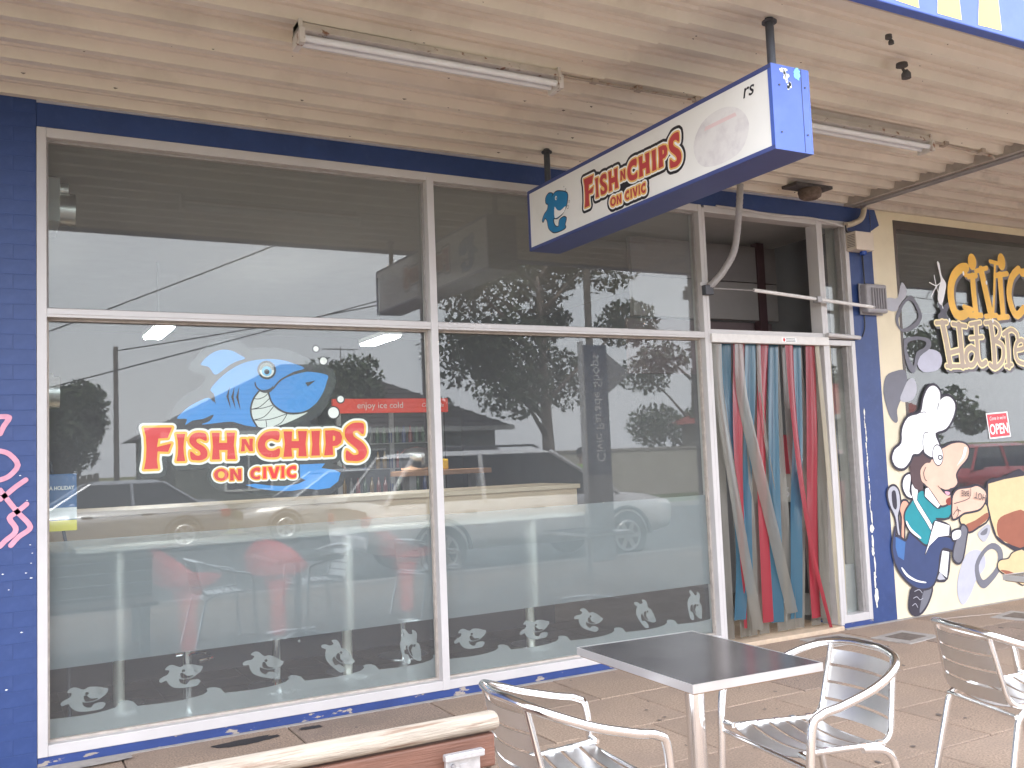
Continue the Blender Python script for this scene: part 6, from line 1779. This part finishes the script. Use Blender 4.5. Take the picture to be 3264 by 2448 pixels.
def street_furniture():
    w = thing('garden_wall', 'long pale rendered garden wall behind the she-oak', 'wall', (0, 0, 0))
    MB().box(14.0, 27.5, -21.9, -21.7, -.2, 1.55).build('wall', mat('pale_render', (.46, .43, .37), .85, var=.08), w)
    MB().box(13.95, 27.55, -21.95, -21.65, 1.55, 1.63).build('coping', CONC, w)
    fn = thing('paling_fence', 'dark timber paling fence beside the low house', 'fence', (0, 0, 0))
    for k in range(60):
        MB().box(-7 + k * .16, -6.86 + k * .16, -22.55, -22.52, -.15, 1.45 + .02 * (k % 3)).build('paling', mat('fence_timber', (.10, .085, .07), .9, var=.3), fn)
    MB().box(-7, 2.6, -22.6, -22.55, .4, .5).box(-7, 2.6, -22.6, -22.55, 1.2, 1.3).build('rails', mat('fence_timber', (.10, .085, .07)), fn)
    pm = mat('pole_timber', (.13, .11, .095), .9, var=.25, vscale=4, stretch=(4, 4, .5))
    poles = []
    for k, (x, y, lab) in enumerate(((2.6, -18.5, 'short timber pole across the road near the silver sedan'), (15.3, -17.2, 'tall timber power pole beside the she-oak across the road'), (-2.3, -17.2, 'short service pole down the street from the silver sedan'))):
        p = thing('power_pole', lab, 'power pole', (x, y, -.1))
        h = (4.6, 11.6, 3.3)[k]
        MB().tube([(0, 0, -.1), (0, 0, h)], .13, 10, radii=[.12 if k else .07, .09 if k else .055]).build('shaft', pm, p, smooth=True)
        if k == 1: MB().box(-.06, .06, -1.1, 1.1, h - .3, h - .18).build('crossarm', pm, p)
        poles.append((x, y, h))
    wm = mat('black_cable', (.02, .02, .02), .6)
    runs = [((-2.3, -17.2, 3.15), (15.3, -17.2, 11.3), .12), ((-2.3, -17.2, 2.46), (15.3, -17.2, 7.70), .10), ((15.3, -17.2, 11.3), (60, -17.2, 9.0), .9), ((15.3, -17.2, 7.70), (60, -17.2, 7.2), 1.0), ((2.6, -18.5, 4.4), (15.3, -17.2, 7.2), .15)]
    for k, (a, b, sag) in enumerate(runs):
        a, b = Vector(a), Vector(b)
        P = [a.lerp(b, i / 20) + Vector((0, 0, -4 * sag * (i / 20) * (1 - i / 20))) for i in range(21)]
        lab = ('upper of two sloping cables above the silver sedan', 'lower of two sloping cables above the silver sedan', 'upper street cable running from the tall pole past the bakery',
               'lower street cable running from the tall pole past the bakery', 'service cable between the short pole and the tall pole')[k]
        c = tag(MB().tube(P, .016, 5).build('power_line', wm), lab, 'cable', 'overhead cables')
    # blade sign at the kerb
    s = thing('street_blade_sign', 'tall grey blue Civic Parade Shops blade sign at the kerb', 'sign', (7.55, -5.45, 0))
    g = mat('sign_grey', (.30, .31, .33), .5, var=.05)
    MB().box(-.20, .20, -.05, .05, 0, 1.2).build('plinth', g, s, bevel=.006)
    MB().box(-.20, .20, -.045, .045, 1.2, 3.05).build('blade', mat('sign_slate_blue', (.075, .10, .16), .45, var=.05), s, bevel=.006)
    MB().box(-.235, -.20, -.055, .055, 0, 3.10).build('edge_post', mat('sign_pale_post', (.50, .50, .50), .4), s, bevel=.004)
    words('sign_words', 'Civic Parade Shops', .20, WHITE, s, Matrix(((-1, 0, 0, 0), (0, 0, 1, .0465), (0, 1, 0, 0), (0, 0, 0, 1))) @ Matrix.Translation((-.02, 2.15, 0)) @ Matrix.Rotation(R(90), 4, 'Z'))
    v = [(.20, -.02, 2.35), (.20, -.02, 2.95), (.62, -.02, 2.65), (.20, .02, 2.35), (.20, .02, 2.95), (.62, .02, 2.65)]
    MB().add(v, [(0, 1, 2), (5, 4, 3), (0, 2, 5, 3), (2, 1, 4, 5), (1, 0, 3, 4)]).build('arrow_fin', g, s)
street_furniture()

# ---- pedestrian in a cap and hi-vis vest, walking on the road beyond the pickup
def person():
    t = thing('person', 'person in dark cap, pink shirt and lime vest walking beyond the white wagon', 'person', (9.95, -9.4, -.14), R(175))
    J = {'pel': (0, 0, .95, .15), 'sp': (.02, 0, 1.15, .145), 'ch': (.06, 0, 1.36, .165), 'nk': (.09, 0, 1.50, .06), 'hd': (.12, 0, 1.60, .085), 'tp': (.13, 0, 1.70, .088),
         'sl': (.06, .19, 1.42, .07), 'el': (.00, .25, 1.15, .048), 'wl': (.15, .24, .95, .036), 'hl': (.22, .23, .88, .035),
         'sr': (.06, -.19, 1.42, .07), 'er': (.05, -.26, 1.15, .048), 'wr': (.22, -.24, .98, .036), 'hr': (.29, -.23, .92, .035),
         'hpl': (0, .10, .90, .11), 'kl': (.18, .11, .52, .07), 'al': (.10, .11, .10, .05), 'tl': (.28, .12, .045, .045),
         'hpr': (0, -.10, .90, .11), 'kr': (-.05, -.11, .50, .07), 'ar': (-.32, -.11, .15, .05), 'tr': (-.20, -.12, .045, .045)}
    E_ = [('pel', 'sp'), ('sp', 'ch'), ('ch', 'nk'), ('nk', 'hd'), ('hd', 'tp'), ('ch', 'sl'), ('sl', 'el'), ('el', 'wl'), ('wl', 'hl'), ('ch', 'sr'), ('sr', 'er'), ('er', 'wr'), ('wr', 'hr'),
          ('pel', 'hpl'), ('hpl', 'kl'), ('kl', 'al'), ('al', 'tl'), ('pel', 'hpr'), ('hpr', 'kr'), ('kr', 'ar'), ('ar', 'tr')]
    # five fingers on each hand
    for s, hnd in ((1, 'hl'), (-1, 'hr')):
        b = J[hnd]
        for i, (dy, ln) in enumerate(((-.024, .075), (-.008, .085), (.008, .08), (.024, .065))):
            J['f%s%d' % (hnd, i)] = (b[0] + .03, b[1] + dy, b[2] - .02, .010); J['g%s%d' % (hnd, i)] = (b[0] + .03 + ln * .6, b[1] + dy, b[2] - .02 - ln * .7, .008)
            E_ += [(hnd, 'f%s%d' % (hnd, i)), ('f%s%d' % (hnd, i), 'g%s%d' % (hnd, i))]
        J['t%s' % hnd] = (b[0] + .04, b[1] - s * .045, b[2] + .005, .010); E_.append((hnd, 't%s' % hnd))
    names = list(J)
    me = bpy.data.meshes.new('body')
    me.from_pydata([J[k][:3] for k in names], [(names.index(a), names.index(b)) for a, b in E_], [])
    o = bpy.data.objects.new('tmp', me); COL.objects.link(o)
    md = o.modifiers.new('s', 'SKIN')
    for i, k in enumerate(names):
        me.skin_vertices[0].data[i].radius = (J[k][3], J[k][3] * (1.25 if k in ('pel', 'sp', 'ch') else 1))
    me.skin_vertices[0].data[0].use_root = True
    sb = o.modifiers.new('u', 'SUBSURF'); sb.levels = 1; sb.render_levels = 1
    bpy.context.view_layer.update()
    m2 = bpy.data.meshes.new_from_object(o.evaluated_get(bpy.context.evaluated_depsgraph_get()))
    bpy.data.objects.remove(o)
    sk, sh, tr_, bt = mat('skin_tone', (.42, .25, .18), .6), mat('pink_work_shirt', (.58, .30, .33), .8), mat('navy_work_trousers', (.03, .035, .06), .8), mat('dark_boot', (.03, .025, .02), .6)
    for m in (sk, sh, tr_, bt): m2.materials.append(m)
    for p in m2.polygons:
        c = p.center
        p.use_smooth = True
        p.material_index = 0 if (c.z > 1.50 or (abs(c.y) > .19 and c.z < 1.18)) else (1 if c.z > .95 else (2 if c.z > .14 else 3))
    link('body', m2, None, t)
    MB().lathe([(.108, 1.655), (.108, 1.70), (.085, 1.755), (.03, 1.775)], 18, (.125, 0, 0)).build('cap', mat('dark_cap', (.02, .022, .03), .8), t, auto=True)
    MB().obox((.25, 0, 1.662), (.08, 0, -.012), (0, .075, 0), (0, 0, .006)).build('cap_peak', mat('dark_cap', (.02, .022, .03)), t, bevel=.004)
    MB().obox((.225, 0, 1.60), (.018, 0, 0), (0, .014, 0), (0, 0, .022)).build('nose', sk, t, bevel=.008)
    for s in (-1, 1):
        MB().lathe([(.008, -.008), (.011, 0), (.008, .008)], 8, (.203, s * .032, 1.628)).build('eye', WHITE, t)
        MB().obox((.115, s * .095, 1.61), (.02, 0, 0), (0, .008, 0), (0, 0, .032)).build('ear', sk, t, bevel=.006)
        MB().obox((.06, s * .10, 1.28), (.185, 0, 0), (0, .035, 0), (0, 0, .17)).build('vest_strip', mat('lime_vest', (.35, .75, .05), .7), t, bevel=.02)
    MB().obox((.20, 0, 1.555), (.012, 0, 0), (0, .028, 0), (0, 0, .006)).build('mouth', mat('lip_tone', (.32, .12, .10), .6), t, bevel=.003)
person()
